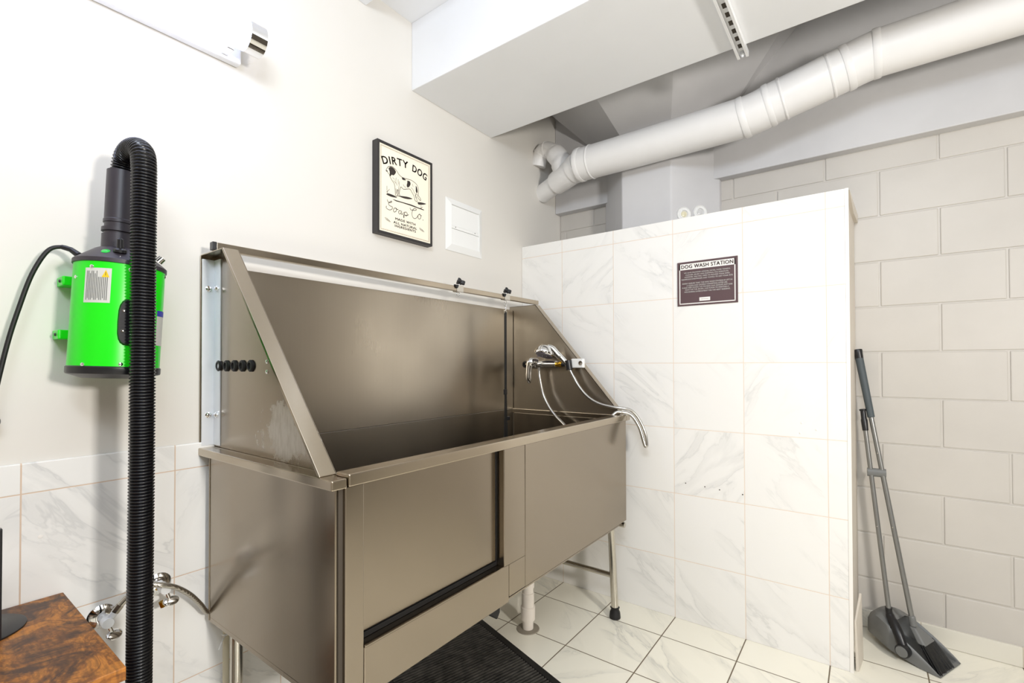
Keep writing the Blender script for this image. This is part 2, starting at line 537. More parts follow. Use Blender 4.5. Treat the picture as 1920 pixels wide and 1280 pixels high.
# ------------------------------------------------------------------ dog wash tub
XF, YL, YRR, ZR, ZB = 0.70, -1.625, -0.13, 0.945, 0.45
tub = thing('dog_wash_tub', (0.35, -0.87, 0.0), 'large stainless steel dog washing tub on tubular legs against the left wall', 'wash tub')
def put(mb, name, mat, bevel=0.0015, **kw):
    return mb.build(name, mat, kw.pop('parent', tub), bevel=bevel, **kw)
m = MB(); m.box(0.028, 0.031, -1.598, -0.127, ZR - 0.003, 1.487); m.box(0.004, 0.031, -1.598, -0.127, 1.484, 1.487)
put(m, 'back_panel', steel_back)
# basin
m = MB()
m.box(0.028, 0.031, -1.598, -0.127, 0.50, ZR - 0.004)
m.box(0.031, 0.655, -1.600, -1.597, 0.50, ZR - 0.02)
m.box(0.031, 0.655, -0.128, -0.125, 0.50, ZR - 0.004)
m.box(0.655, 0.658, -1.598, -0.127, 0.50, ZR - 0.02)
m.box(0.028, 0.658, -1.600, -0.125, 0.497, 0.50)
put(m, 'basin', steel_basin)
# rims
m = MB(); m.box(0.655, XF + 0.004, -1.606, -0.134, ZR - 0.024, ZR + 0.004); put(m, 'front_rim', steel_rim, 0.003)
m = MB(); m.box(0.004, XF + 0.002, -1.646, -1.609, ZR - 0.026, ZR - 0.004); m.box(0.004, XF - 0.05, -1.612, -1.594, ZR - 0.010, ZR - 0.004)
put(m, 'side_rim', steel_rim, 0.003)
m = MB(); m.box(0.004, XF + 0.002, -0.132, -0.085, ZR - 0.026, ZR - 0.001); put(m, 'side_rim', steel_rim, 0.003)
# outer skins
m = MB(); m.box(0.040, 0.684, YL - 0.001, YL + 0.002, ZB - 0.005, ZR - 0.024); m.box(0.040, 0.684, YL - 0.001, YL + 0.022, ZB - 0.018, ZB - 0.004)
m.box(0.036, 0.042, YL - 0.003, YL + 0.02, ZB - 0.015, ZR - 0.024); m.box(0.680, 0.686, YL - 0.003, YL + 0.016, ZB - 0.018, ZR - 0.024)
put(m, 'side_skin', steel)
m = MB(); m.box(0.040, 0.69, YRR - 0.002, YRR + 0.001, ZB, ZR - 0.024); put(m, 'side_skin', steel)
m = MB(); m.box(0.04, XF - 0.012, YL + 0.004, YRR - 0.003, ZB - 0.012, ZB - 0.006); put(m, 'underside', steel)
m = MB(); m.box(0.672, 0.690, -1.622, -1.598, ZB, ZR - 0.026); put(m, 'corner_gap_shade', dark_gap, 0.001)  # dark-coloured strip stands in for the shade inside the front corner gap
m = MB(); m.box(XF - 0.030, XF, -1.612, -1.565, ZB - 0.012, ZR - 0.024)
put(m, 'front_post', steel, 0.002)
m = MB(); m.box(XF - 0.030, XF, -1.058, -0.946, 0.556, ZR - 0.024); m.box(XF - 0.030, XF, -1.033, -0.946, ZB + 0.005, 0.556)
put(m, 'front_post', steel, 0.002)
m = MB(); m.box(XF - 0.040, XF, -1.564, -1.0345, ZB - 0.010, 0.556); m.box(XF - 0.003, XF + 0.003, -1.564, -1.060, 0.553, 0.559)
put(m, 'door_sill', steel, 0.0015)
m = MB(); m.box(XF - 0.022, XF - 0.001, -0.9445, YRR, ZB + 0.003, ZR - 0.024)
put(m, 'front_panel', steel, 0.002)
m = MB(); m.box(0.666, 0.674, -1.566, -1.068, 0.574, ZR - 0.02); put(m, 'door', steel, 0.003, label='removable stainless steel front door panel')
m = MB(); m.box(0.659, 0.665, -1.566, -1.058, 0.556, ZR - 0.02); m.box(0.6605, 0.671, -1.566, -1.0585, 0.5565, 0.569); m.box(0.6605, 0.671, -1.064, -1.0585, 0.569, ZR - 0.03)
put(m, 'door_gasket', black_rubber, 0.001, label='black rubber gasket around the door panel')
# splash panels with outward flanges
for yp, sgn, ztop, xt, xb in ((-1.600, -1, 1.518, 0.157, 0.648), (-0.124, 1, 1.507, 0.180, 0.676)):
    zb = ZR - 0.003
    m = MB(); m.prism([(0.006, yp, zb), (xb, yp, zb), (xt, yp, ztop), (0.006, yp, ztop)], (0, sgn * 0.0025, 0))
    side = put(m, 'splash_panel', steel_stain if sgn < 0 else steel_back, 0.0)
    m = MB(); yo = yp + sgn * 0.041
    d = Vector((xt - xb, 0, ztop - zb)).normalized(); nn = Vector((d.z, 0, -d.x)) * -0.004
    a, b = sorted((yp, yo))
    m.prism([(xb, a, zb), (xt, a, ztop), (xt, b, ztop), (xb, b, zb)], nn)
    m.prism([(xb - 0.002, yo, zb), (xb - 0.011, yo, zb), (xt - 0.011, yo, ztop), (xt - 0.002, yo, ztop)], (0, -sgn * 0.002, 0))
    put(m, 'edge_flange', steel_rim, 0.001, parent=tub)
    m = MB(); m.box(0.004, xt, a, b, ztop - 0.003, ztop)
    put(m, 'top_flange', steel_rim, 0.0008)
    if sgn < 0:
        m = MB(); m.box(0.003, 0.006, a, b, zb, ztop - 0.003); m.box(0.003, 0.0075, yo - 0.001, yo + 0.002, zb, ztop - 0.003)
        put(m, 'rear_flange', steel_rim, 0.0008)
        m = MB(); m.box(0.0065, 0.010, yo + 0.003, yp - 0.0025, zb + 0.004, ztop - 0.012); m.box(0.0065, 0.050, yp - 0.0060, yp - 0.0026, zb + 0.004, ztop - 0.012)
        br = put(m, 'corner_bracket', galv, 0.0008, label='bright galvanised angle bracket in the rear corner')
        for z in (1.418, 1.037):
            m = MB(); m.lathe((0.0100, -1.621, z), (1, 0, 0), [(0, 0.0085), (0.002, 0.0085), (0.003, 0.006), (0.007, 0.0055), (0.008, 0.002)], 16); put(m, 'screw', chrome, 0, parent=br, smooth=40)
            m = MB(); m.lathe((0.030, -1.606, z), (0, -1, 0), [(0, 0.0085), (0.002, 0.0085), (0.003, 0.006), (0.006, 0.0055), (0.007, 0.002)], 16); put(m, 'screw', chrome, 0, parent=br, smooth=40)
for i in range(5):
    x = 0.042 + i * 0.0505
    m = MB(); m.lathe((x, -1.6025, 1.185), (0, -1, 0), [(0, 0.0165), (0.004, 0.0165), (0.0065, 0.0135), (0.0065, 0.0095), (0.003, 0.009), (0.002, 0.0)], 24)
    put(m, 'grommet', black_rubber, 0, smooth=40, label='black rubber hose grommet')
for z in (1.196, 1.169):
    m = MB(); m.lathe((0.333, -1.6025, z), (0, -1, 0), [(0, 0.006), (0.002, 0.0055), (0.0035, 0.003), (0.0035, 0.0)], 14); put(m, 'rivet', chrome, 0, smooth=40)
# top rail
m = MB(); ra, rb = Vector((0.085, -1.632, 1.5325)), Vector((0.165, -0.086, 1.5215))
m.bar(ra, rb, 0.022, 0.022); rail = put(m, 'top_rail', steel_rim, 0.0015)
m = MB(); dr = (rb - ra).normalized(); m.bar(ra - dr * 0.011, ra - dr * 0.0002, 0.023, 0.023); put(m, 'end_plug', black_plastic, 0.001, parent=rail)
# legs
for x, y, lx in ((0.656, -0.168, -0.018), (0.656, -1.572, -0.018), (0.090, -0.168, 0.0), (0.090, -1.572, 0.0)):
    m = MB(); m.tube([(x, y, 0.035), (x + lx, y, ZB - 0.012)], 0.017, 20)
    lg = put(m, 'leg', satin, 0, smooth=40)
    m = MB(); m.lathe((x, y, 0.0), (0, 0, 1), [(0, 0.023), (0.004, 0.026), (0.028, 0.024), (0.040, 0.0185), (0.046, 0.0185), (0.050, 0.022), (0.053, 0.0175)], 22)
    put(m, 'rubber_foot', black_rubber, 0, parent=lg, smooth=40, label='black rubber foot')
for y in (-0.168, -1.572):
    m = MB(); m.tube([(0.10, y, 0.195), (0.648, y, 0.195)], 0.0125, 16); put(m, 'cross_bar', satin, 0, smooth=40)
m = MB(); m.tube([(0.70, -0.15, 0.435), (0.66, -0.15, 0.435)], 0.012, 14); put(m, 'leg_bolt', satin, 0, smooth=40)
m = MB(); m.prism([(0.35, -0.735, 0.4375), (0.35, -0.645, 0.4375), (0.35, -0.643, 0.135), (0.35, -0.662, 0.112), (0.35, -0.735, 0.166)], (-0.012, 0, 0))
put(m, 'hanging_bracket', black_plastic, 0.004, label='black bracket hanging under the tub')

# rail clamps and tether
def clamp(yy, label):
    f = (yy - ra.y) / (rb.y - ra.y); p = ra.lerp(rb, f)
    t = thing('rail_clamp', p, label, 'clamp', 'clamps on the tub rail')
    m = MB()
    m.bar(p - dr * 0.020 + Vector((0.0125, 0, 0.001)), p + dr * 0.020 + Vector((0.0125, 0, 0.001)), 0.002, 0.030)
    m.bar(p - dr * 0.020 - Vector((0.0125, 0, -0.001)), p + dr * 0.020 - Vector((0.0125, 0, -0.001)), 0.002, 0.030)
    m.bar(p - dr * 0.020 + Vector((0, 0, 0.0135)), p + dr * 0.020 + Vector((0, 0, 0.0135)), 0.027, 0.002)
    m.build('slide', satin, t, bevel=0.0005)
    q = p + Vector((0.004, -0.022, 0.0145))
    m = MB(); m.prism([q + Vector((0.012, -0.014, 0.001)), q + Vector((0.012, 0.012, 0.001)), q + Vector((0.0125, 0.004, -0.014)), q + Vector((0.0125, -0.004, -0.014))], (-0.010, 0, 0)); m.build('side_lug', black_plastic, t, bevel=0.001)
    a = p + Vector((0, 0.004, 0.0145)); ax = Vector((0.05, 0.35, 0.9)).normalized()
    m = MB(); m.lathe(a, ax, [(0, 0.004), (0.014, 0.004)], 12); m.build('stud', chrome, t, smooth=40)
    b = a + ax * 0.013
    rot = ax.to_track_quat('Z', 'Y').to_matrix()
    m = MB()
    pts = []
    for i in range(24):
        an = 2 * math.pi * i / 24
        r = 0.015 + 0.0085 * math.cos(3 * an)
        pts.append(b + rot @ Vector((r * math.cos(an), r * math.sin(an), 0)))
    m.prism(pts, ax * 0.018); m.lathe(b - ax * 0.004, ax, [(0, 0.008), (0.006, 0.011)], 16); m.build('knob', black_plastic, t, bevel=0.002, smooth=40)
    cc = p + Vector((0, 0, -0.0215))
    m = MB(); m.tube([cc + Vector((0.003 * math.sin(i * math.pi / 8) * 0, 0.0098 * math.sin(i * math.pi / 8), 0.0098 * math.cos(i * math.pi / 8))) for i in range(17)], 0.0014, 8); m.build('ring', chrome, t, smooth=60)
    return p
p1 = clamp(-0.672, 'black knob clamp with an empty ring on the tub rail')
p2 = clamp(-0.349, 'black knob clamp holding the hanging black strap on the rail')
t = thing('tether_strap', p2 + Vector((0, 0, -0.033)), 'black nylon pet tether hanging from the rail into the tub', 'leash')
px, py, pz = p2.x, p2.y, p2.z
m = MB(); m.tube(spline([(px, py + 0.004, pz - 0.029), (px, py + 0.009, pz - 0.036), (px, py + 0.004, pz - 0.049), (px, py - 0.005, pz - 0.047), (px, py - 0.008, pz - 0.036), (px, py - 0.003, pz - 0.0285)]), 0.0017, 8)
m.lathe((px, py, pz - 0.049), (0, 0, -1), [(0, 0.003), (0.004, 0.0055), (0.010, 0.0055), (0.014, 0.003), (0.018, 0.004)], 14)
m.tube([(px, py - 0.009, pz - 0.069), (px, py + 0.009, pz - 0.069), (px, py + 0.009, pz - 0.080), (px, py - 0.009, pz - 0.080), (px, py - 0.009, pz - 0.069)], 0.0017, 8)
m.build('snap_hook', chrome, t, smooth=50)
m = MB(); m.box(px - 0.0018, px + 0.0018, py - 0.0085, py + 0.0085, 1.005, pz - 0.074); m.build('strap', black_rubber, t, bevel=0.0008)
m = MB(); m.box(px - 0.004, px + 0.004, py - 0.013, py + 0.009, 1.035, 1.062); m.build('slider', black_plastic, t, bevel=0.002)
m = MB(); m.prism([(px + 0.002, py - 0.008, 1.007), (px + 0.002, py + 0.009, 1.007), (px + 0.002, py + 0.014, 0.86), (px + 0.002, py + 0.020, 0.60), (px + 0.002, py - 0.026, 0.60), (px + 0.002, py - 0.012, 0.86)], (-0.004, 0, 0)); m.build('loop', black_rubber, t, bevel=0.0008)
m = MB(); m.box(px - 0.006, px + 0.006, py + 0.008, py + 0.030, 0.905, 0.925); m.build('cord_stop', black_plastic, t, bevel=0.003)

# ------------------------------------------------------------------ shower mixer, hand shower, bracket
ZM, YM, YP = 1.186, -0.175, -0.1268
t = thing('shower_mixer', (0.26, YP, ZM), 'chrome single lever shower mixer on the right splash panel', 'faucet')
m = MB(); m.tube([(0.186, YM, ZM), (0.225, YM, ZM), (0.228, YM, ZM), (0.345, YM, ZM)], [0.023, 0.024, 0.019, 0.019], 20)
m.tube([(0.215, YM, ZM), (0.215, YP, ZM)], 0.013, 16); m.tube([(0.325, YM, ZM), (0.325, YP, ZM)], 0.013, 16)
m.lathe((0.237, YM, ZM - 0.012), (0, 0, -1), [(0, 0.010), (0.014, 0.010), (0.014, 0.0085), (0.022, 0.0085)], 16)
m.build('body', chrome, t, smooth=35, bevel=0.001)
m = MB(); m.tube([(0.345, YM, ZM), (0.362, YM, ZM), (0.364, YM, ZM), (0.378, YM, ZM)], [0.012, 0.012, 0.015, 0.013], 16); m.build('outlet_nut', brass, t, smooth=35, label='brass outlet nut')
m = MB(); m.tube([(0.378, YM, ZM), (0.397, YM, ZM)], 0.012, 14); m.build('outlet_cap', black_plastic, t, smooth=35)
m = MB(); m.tube([(0.118, YP, ZM), (0.165, YM + 0.008, ZM), (0.190, YM, ZM)], 0.008, 12); m.build('supply_tube', satin, t, smooth=40)
m = MB(); m.lathe((0.115, YP, ZM), (0, -1, 0), [(0, 0.018), (0.005, 0.018), (0.008, 0.013), (0.008, 0.009), (0.002, 0.0085), (0.002, 0.0)], 20); m.build('grommet', black_rubber, t, smooth=40, label='black rubber grommet')
m = MB(); m.tube(spline([(0.226, YM, ZM + 0.010), (0.212, YM - 0.018, ZM + 0.016), (0.203, YM - 0.032, ZM + 0.006), (0.199, YM - 0.038, ZM - 0.030), (0.199, YM - 0.040, ZM - 0.070), (0.203, YM - 0.038, ZM - 0.100)], 5),
                 [0.014] + [0.021] * 5 + [0.023] * 4 + [0.022, 0.020, 0.0185, 0.0175, 0.017, 0.0165, 0.016, 0.016, 0.016, 0.0155, 0.015, 0.0145, 0.013, 0.011, 0.008, 0.003], 18)
m.build('lever', chrome, t, smooth=60)

t = thing('shower_bracket', (0.43, YP, 1.19), 'white and chrome clip bracket holding the hand shower', 'shower bracket')
m = MB(); m.box(0.420, 0.488, -0.160, -0.137, 1.168, 1.214); m.box(0.44, 0.47, -0.137, YP, 1.178, 1.205); m.build('holder', white_plastic, t, bevel=0.007, seg=3)
m = MB(); m.lathe((0.417, -0.170, 1.158), (-0.18, 0.0, 1), [(0, 0.0165), (0.048, 0.0185)], 20); m.build('clip', black_plastic, t, smooth=40, bevel=0.001)
m = MB(); m.lathe((0.475, -0.160, 1.192), (0, -1, 0), [(0, 0.011), (0.003, 0.011), (0.003, 0.006), (0.001, 0.0)], 18); m.build('clip_button', chrome, t, smooth=40)

t = thing('hand_shower', (0.29, -0.2, 1.24), 'chrome hand shower with round spray head and long metal hose', 'hand shower')
hd = Vector((0.288, -0.205, 1.232)); ha = Vector((0.10, 0.34, 0.93)).normalized()
m = MB(); m.lathe(hd, ha, [(0, 0.050), (0.006, 0.053), (0.014, 0.053), (0.036, 0.045), (0.050, 0.029), (0.056, 0.012), (0.057, 0.0)], 30); head = m.build('spray_head', chrome, t, smooth=40)
m = MB(); m.lathe(hd + ha * 0.001, -ha, [(0, 0.044), (0.004, 0.043), (0.004, 0.0)], 28)
for i in range(10):
    an = i * 2 * math.pi / 10
    m.lathe(hd + Vector((0.034 * math.cos(an), 0.034 * math.sin(an), -0.004)), -ha, [(0, 0.003), (0.004, 0.002)], 8)
m.build('spray_face', plain('spray_grey', (96, 88, 96), 0.4), head, smooth=40)
m = MB(); m.tube(spline([(0.296, -0.203, 1.274), (0.330, -0.196, 1.266), (0.358, -0.186, 1.235), (0.388, -0.176, 1.205), (0.416, -0.170, 1.165)], 6), [0.014] * 3 + [0.0165] * 12 + [0.0145] * 5 + [0.0125] * 5, 18); m.build('handle', chrome, t, smooth=50)
hose = spline([(0.237, YM, 1.152), (0.240, YM, 1.118), (0.262, YM, 1.030), (0.300, YM - 0.002, 0.966), (0.345, YM - 0.006, 0.921), (0.420, YM - 0.03, 0.870), (0.47, -0.26, 0.80), (0.50, -0.38, 0.70),
               (0.54, -0.42, 0.66), (0.59, -0.36, 0.72), (0.625, -0.24, 0.86), (0.655, -0.170, 0.950), (0.690, -0.146, 0.9595), (0.722, -0.120, 0.945), (0.755, -0.106, 0.890),
               (0.778, -0.103, 0.815), (0.786, -0.101, 0.803), (0.789, -0.100, 0.818), (0.780, -0.101, 0.87), (0.752, -0.106, 0.930), (0.722, -0.118, 0.966), (0.690, -0.135, 0.977), (0.640, -0.152, 0.982),
               (0.571, -0.163, 0.998), (0.515, -0.168, 1.030), (0.469, -0.170, 1.078), (0.436, -0.170, 1.130), (0.417, -0.170, 1.164)], 8)
m = MB(); m.tube(hose, 0.0074, 12); m.build('hose', plain('hose_chrome', (200, 198, 194), 0.22, 1.0), t, smooth=60)

# ------------------------------------------------------------------ drain, tube, mat
t = thing('drain_pipe', (0.377, -0.478, 0), 'white plastic drain pipe rising from the floor under the tub', 'pipe')
m = MB(); m.lathe((0.377, -0.478, 0.004), (0, 0, 1), [(0, 0.0245), (0.431, 0.0245)], 24); m.build('pipe', pvc, t, smooth=40)
m = MB(); m.lathe((0.377, -0.478, 0.0), (0, 0, 1), [(0, 0.052), (0.003, 0.050), (0.003, 0.027)], 28); m.build('floor_collar', plain('grout_grey', (150, 142, 128), 0.8), t, smooth=40)
m = MB(); m.lathe((0.377, -0.478, 0.042), (0, 0, 1), [(0, 0.026), (0.002, 0.032), (0.058, 0.0325), (0.062, 0.028), (0.12, 0.028), (0.122, 0.0255)], 24); m.build('coupling', pvc, t, smooth=40)
m = MB(); m.lathe((0.377, -0.478, 0.185), (0, 0, 1), [(0, 0.025), (0.002, 0.029), (0.026, 0.029), (0.028, 0.0255)], 24); m.tube([(0.352, -0.49, 0.170), (0.336, -0.50, 0.176)], 0.012, 12); m.build('collar', pvc, t, smooth=40)
t = thing('condensate_tube', (0.032, -1.578, 0), 'thin beige tube zip-tied beside the rear left tub leg', 'pipe')
m = MB(); m.tube([(0.033, -1.578, 0.0), (0.033, -1.578, 0.43)], 0.0085, 14); m.build('tube', beige_tube, t, smooth=40)
m = MB(); m.tube([(0.033 + 0.0095 * math.cos(i * math.pi / 6), -1.578 + 0.0095 * math.sin(i * math.pi / 6), 0.372) for i in range(13)], 0.0022, 6); m.tube([(0.043, -1.584, 0.372), (0.06, -1.60, 0.366), (0.066, -1.61, 0.35)], 0.0017, 6); m.build('zip_tie', white_plastic, t)

mo, e1, e2 = Vector((0.165, -0.552, 0)), Vector((0.957, -0.290, 0)), Vector((-0.290, -0.957, 0))
t = thing('floor_mat', mo + e1 * 0.45 + e2 * 0.26, 'black ribbed rubber anti-fatigue mat partly under the tub', 'mat')
m = MB()
def loc(a, b, z): return mo + e1 * a + e2 * b + Vector((0, 0, z))
def obox(a0, a1, b0, b1, z0, z1):
    m.hexa([loc(a0, b0, z0), loc(a1, b0, z0), loc(a1, b1, z0), loc(a0, b1, z0), loc(a0, b0, z1), loc(a1, b0, z1), loc(a1, b1, z1), loc(a0, b1, z1)])
L1, L2, bw = 0.92, 0.52, 0.028
obox(0, L1, 0, L2, 0.0, 0.004)
obox(0, L1, 0, bw, 0.004, 0.011); obox(0, L1, L2 - bw, L2, 0.004, 0.011); obox(0, bw, bw, L2 - bw, 0.004, 0.011); obox(L1 - bw, L1, bw, L2 - bw, 0.004, 0.011)
m.build('border', black_rubber, t, bevel=0.002)
m = MB()
a = bw + 0.004
while a < L1 - bw - 0.01:
    obox(a, a + 0.0075, bw + 0.001, L2 - bw - 0.001, 0.004, 0.0115); a += 0.0145
m.build('ribs', plain('worn_rubber', (58, 56, 52), 0.45, noise=0.6, nscale=30), t, bevel=0.0015)

# ------------------------------------------------------------------ water valves and supply hose
def valve(y, z, label, tilt, out, nut=None, hy=0.0, hz=-0.03):
    t = thing('shutoff_valve', (0.009, y, z), label, 'valve', 'chrome shutoff valves on the tiled wall')
    m = MB(); m.lathe((0.009, y, z), (1, 0, 0), [(0, 0.030), (0.003, 0.030), (0.010, 0.022), (0.013, 0.012), (0.013, 0.009)], 26); m.build('escutcheon', chrome, t, smooth=40)
    m = MB(); m.tube([(0.018, y, z), (0.066, y, z)], 0.009, 14); m.lathe((0.030, y, z), (1, 0, 0), [(0, 0.0125), (0.014, 0.0125)], 6); m.lathe((0.050, y, z), (1, 0, 0), [(0, 0.013), (0.022, 0.013)], 14)
    m.tube([(0.060, y, z), (0.060 + out[0] * 0.028, y + out[1] * 0.028, z + out[2] * 0.028)], 0.008, 14)
    m.build('valve_body', galv, t, smooth=35, bevel=0.001)
    ax = Vector(tilt).normalized()
    hb = Vector((0.064, y + hy, z + hz))
    m = MB(); m.tube([(0.062, y, z), hb], 0.005, 10)
    rot = ax.to_track_quat('Z', 'Y').to_matrix()
    m.ellipsoid(hb + ax * 0.004, 0.020, 0.014, 0.005, rot); m.build('handle', chrome, t, smooth=60)
    if nut:
        m = MB(); m.lathe(nut, (0, 0.3, -1), [(0, 0.007), (0.016, 0.007)], 6); m.build('packing_nut', brass, t, label='brass packing nut')
valve(-1.863, 0.540, 'chrome shutoff valve beside the corner of the wooden table', (0.6, 0.3, 0.55), (0.1, 0.6, 0.8), hy=0.012, hz=-0.036)
valve(-1.742, 0.578, 'chrome shutoff valve with oval handle right of the black dryer hose', (0.75, 0.1, 0.6), (0.1, -0.5, 0.8), nut=(0.058, -1.749, 0.545), hy=0.012, hz=-0.038)
m = MB(); sp = spline([(0.063, -1.846, 0.563), (0.064, -1.836, 0.576), (0.066, -1.812, 0.596), (0.072, -1.780, 0.604), (0.078, -1.752, 0.596), (0.076, -1.722, 0.578), (0.068, -1.686, 0.542), (0.055, -1.655, 0.498), (0.040, -1.632, 0.462), (0.026, -1.600, 0.45)], 6)
m.tube(sp, 0.0068, 12)
t = thing('supply_hose', (0.063, -1.846, 0.563), 'braided steel water hose running behind the black hose to the tub', 'hose')
m.build('braid', braid, t, smooth=60)
m = MB(); m.tube([(0.0635, -1.849, 0.560), (0.0645, -1.838, 0.574)], 0.009, 6); m.tube([(0.0645, -1.838, 0.574), (0.0655, -1.824, 0.588)], 0.0078, 14); m.build('end_fitting', satin, t, smooth=35)

# ------------------------------------------------------------------ pet dryer
t = thing('pet_dryer', (0.0, -1.86, 1.17), 'bright green pet dryer mounted on the white wall', 'dryer')
ax = Vector((0.0, 0.045, 1.0)).normalized(); b0 = Vector((0.130, -1.8685, 1.166)); RD = 0.0865
def along(d): return b0 + ax * d
m = MB(); m.lathe(b0, ax, [(0.012, RD), (0.262, RD)], 64); body = m.build('body', green, t, smooth=40)
m = MB(); m.lathe(b0, ax, [(-0.010, 0.06), (-0.006, 0.070), (0.0, RD + 0.001), (0.003, RD + 0.0025), (0.016, RD + 0.0025), (0.018, RD)], 64); m.build('bottom_cap', black_plastic, t, smooth=35)
m = MB(); m.lathe(b0, ax, [(0.258, RD), (0.259, RD + 0.003), (0.268, RD + 0.003), (0.272, RD - 0.001), (0.300, 0.052), (0.304, 0.045)], 64); cap = m.build('top_cap', dark_cap, t, smooth=35)
po = Vector((0.135, -1.864, 0)); 
m = MB(); m.lathe((po.x, po.y, 1.464), (0, 0.03, 1), [(0, 0.033), (0.040, 0.033), (0.041, 0.029), (0.046, 0.029), (0.047, 0.034), (0.056, 0.034), (0.057, 0.029), (0.068, 0.029), (0.069, 0.0315), (0.076, 0.0315), (0.078, 0.030), (0.198, 0.029), (0.198, 0.0255)], 40); m.build('outlet_pipe', dark_cap, t, smooth=35)
# corrugated hose
hp = spline([(0.138, -1.858, 1.640), (0.139, -1.857, 1.668), (0.150, -1.855, 1.693), (0.178, -1.852, 1.707), (0.212, -1.848, 1.705), (0.240, -1.846, 1.685), (0.250, -1.846, 1.650), (0.251, -1.846, 1.60), (0.252, -1.8465, 1.40), (0.253, -1.847, 1.0), (0.253, -1.849, 0.5), (0.253, -1.849, 0.14)], 14)
seglen = [0.0]
for a, b in zip(hp[:-1], hp[1:]): seglen.append(seglen[-1] + (b - a).length)
tot = seglen[-1]; step = 0.0072; path = []; rad = []; i = 0; s = 0.0
prof = ((0.0, 0.0215), (0.28, 0.0240), (0.42, 0.0250), (0.62, 0.0250), (0.76, 0.0240))
while s < tot - step:
    for fr, r in prof:
        q = s + fr * step
        while seglen[i + 1] < q: i += 1
        f = (q - seglen[i]) / (seglen[i + 1] - seglen[i]); path.append(hp[i].lerp(hp[i + 1], f)); rad.append(r)
    s += step
m = MB(); m.tube(path, rad, 22); m.build('hose', hose_black, t, smooth=60, label='long black corrugated hose hanging down')
m = MB(); m.lathe((0.253, -1.849, 0.145), (0, 0, -1), [(0, 0.026), (0.09, 0.026), (0.10, 0.020), (0.13, 0.018), (0.13, 0.014)], 24); m.build('nozzle', black_plastic, t, smooth=35)
# wall bracket tabs
for z in (1.392, 1.262):
    m = MB(); m.box(0.0005, 0.058, -1.950 if z > 1.3 else -1.957, -1.79, z - 0.011, z + 0.011); bk = m.build('wall_bracket', green, t, bevel=0.002)
    m = MB(); m.lathe((0.035, -1.950 if z > 1.3 else -1.957, z), (0, -1, 0), [(0, 0.004), (0.003, 0.003)], 10); m.build('bolt', black_plastic, bk, smooth=40)
def surf(ang, d, r=RD):     # a point on the body: ang measured from +x towards -y
    c_ = along(d); return Vector((c_.x + r * math.cos(ang), c_.y - r * math.sin(ang), c_.z))
def curved(mb, a0, a1, d0, d1, r, n=10):
    g = [[mb.bm.verts.new(surf(a0 + (a1 - a0) * i / n, d, r)) for d in (d0, d1)] for i in range(n + 1)]
    for p, q in zip(g[:-1], g[1:]): mb.face([p[0], q[0], q[1], p[1]])
m = MB(); curved(m, 0.42, 1.02, 0.165, 0.245, RD + 0.0006); lab = m.build('warning_label', label_mat, t)
m = MB()
for i in range(13):
    a_ = 0.965 - i * 0.038
    curved(m, a_, a_ - 0.016, 0.171 + 0.004 * (i % 3 == 1), 0.224 if i > 6 else 0.238 - 0.006 * (i % 3 == 2), RD + 0.0010, 1)
m.build('print', ink, lab)
m = MB(); tri = [surf(0.46, 0.224, RD + 0.0013), surf(0.62, 0.224, RD + 0.0013), surf(0.54, 0.241, RD + 0.0013)]; m.face(m.poly(tri)); m.build('warning_triangle', yellow, lab)
m = MB(); curved(m, 0.535, 0.545, 0.228, 0.236, RD + 0.0016, 1); m.build('warning_mark', black_ink, lab)
m = MB(); curved(m, -0.75, -1.25, 0.07, 0.155, RD + 0.0006); pl = m.build('front_label', label_mat, t)
m = MB(); curved(m, -0.75, -1.25, 0.143, 0.157, RD + 0.001); m.build('label_band', blue_ink, pl)
for a_, d in ((0.86, 0.248), (0.04, 0.246), (-1.1, 0.246), (0.93, 0.024), (0.12, 0.024), (1.35, 0.225)):
    p = surf(a_, d); m = MB(); m.lathe(p, Vector((math.cos(a_), -math.sin(a_), 0)), [(0, 0.0042), (0.0015, 0.0042), (0.0028, 0.002), (0.0028, 0)], 14); m.build('screw', chrome, t, smooth=40)
# side handle plate
m = MB()
n = 20; g = []
for i in range(n):
    an = 2 * math.pi * i / n; aa = -0.05 + 0.30 * math.copysign(abs(math.cos(an)) ** 0.6, math.cos(an)); dd = 0.122 + 0.056 * math.copysign(abs(math.sin(an)) ** 0.6, math.sin(an))
    g.append((aa, dd))
v0 = [m.bm.verts.new(surf(a, d, RD - 0.001)) for a, d in g]; v1 = [m.bm.verts.new(surf(a * 0.9 - 0.005, 0.122 + (d - 0.122) * 0.93, RD + 0.006)) for a, d in g]
m.face(v1)
for i in range(n): m.face([v0[i], v0[(i + 1) % n], v1[(i + 1) % n], v1[i]])
hp_ = m.build('handle_plate', black_plastic, t, smooth=40)
m = MB(); m.tube(spline([surf(-0.05, 0.080, RD), surf(-0.05, 0.085, RD + 0.012), surf(-0.05, 0.122, RD + 0.015), surf(-0.05, 0.159, RD + 0.012), surf(-0.05, 0.164, RD)], 6), 0.006, 12); m.build('grip', black_plastic, hp_, smooth=50)
for d in (0.101, 0.148):
    m = MB(); m.lathe(surf(0.13, d, RD + 0.0055), Vector((math.cos(0.13), -math.sin(0.13), 0)), [(0, 0.0038), (0.0015, 0.0036), (0.0022, 0.0)], 12); m.build('screw', chrome, hp_, smooth=40)
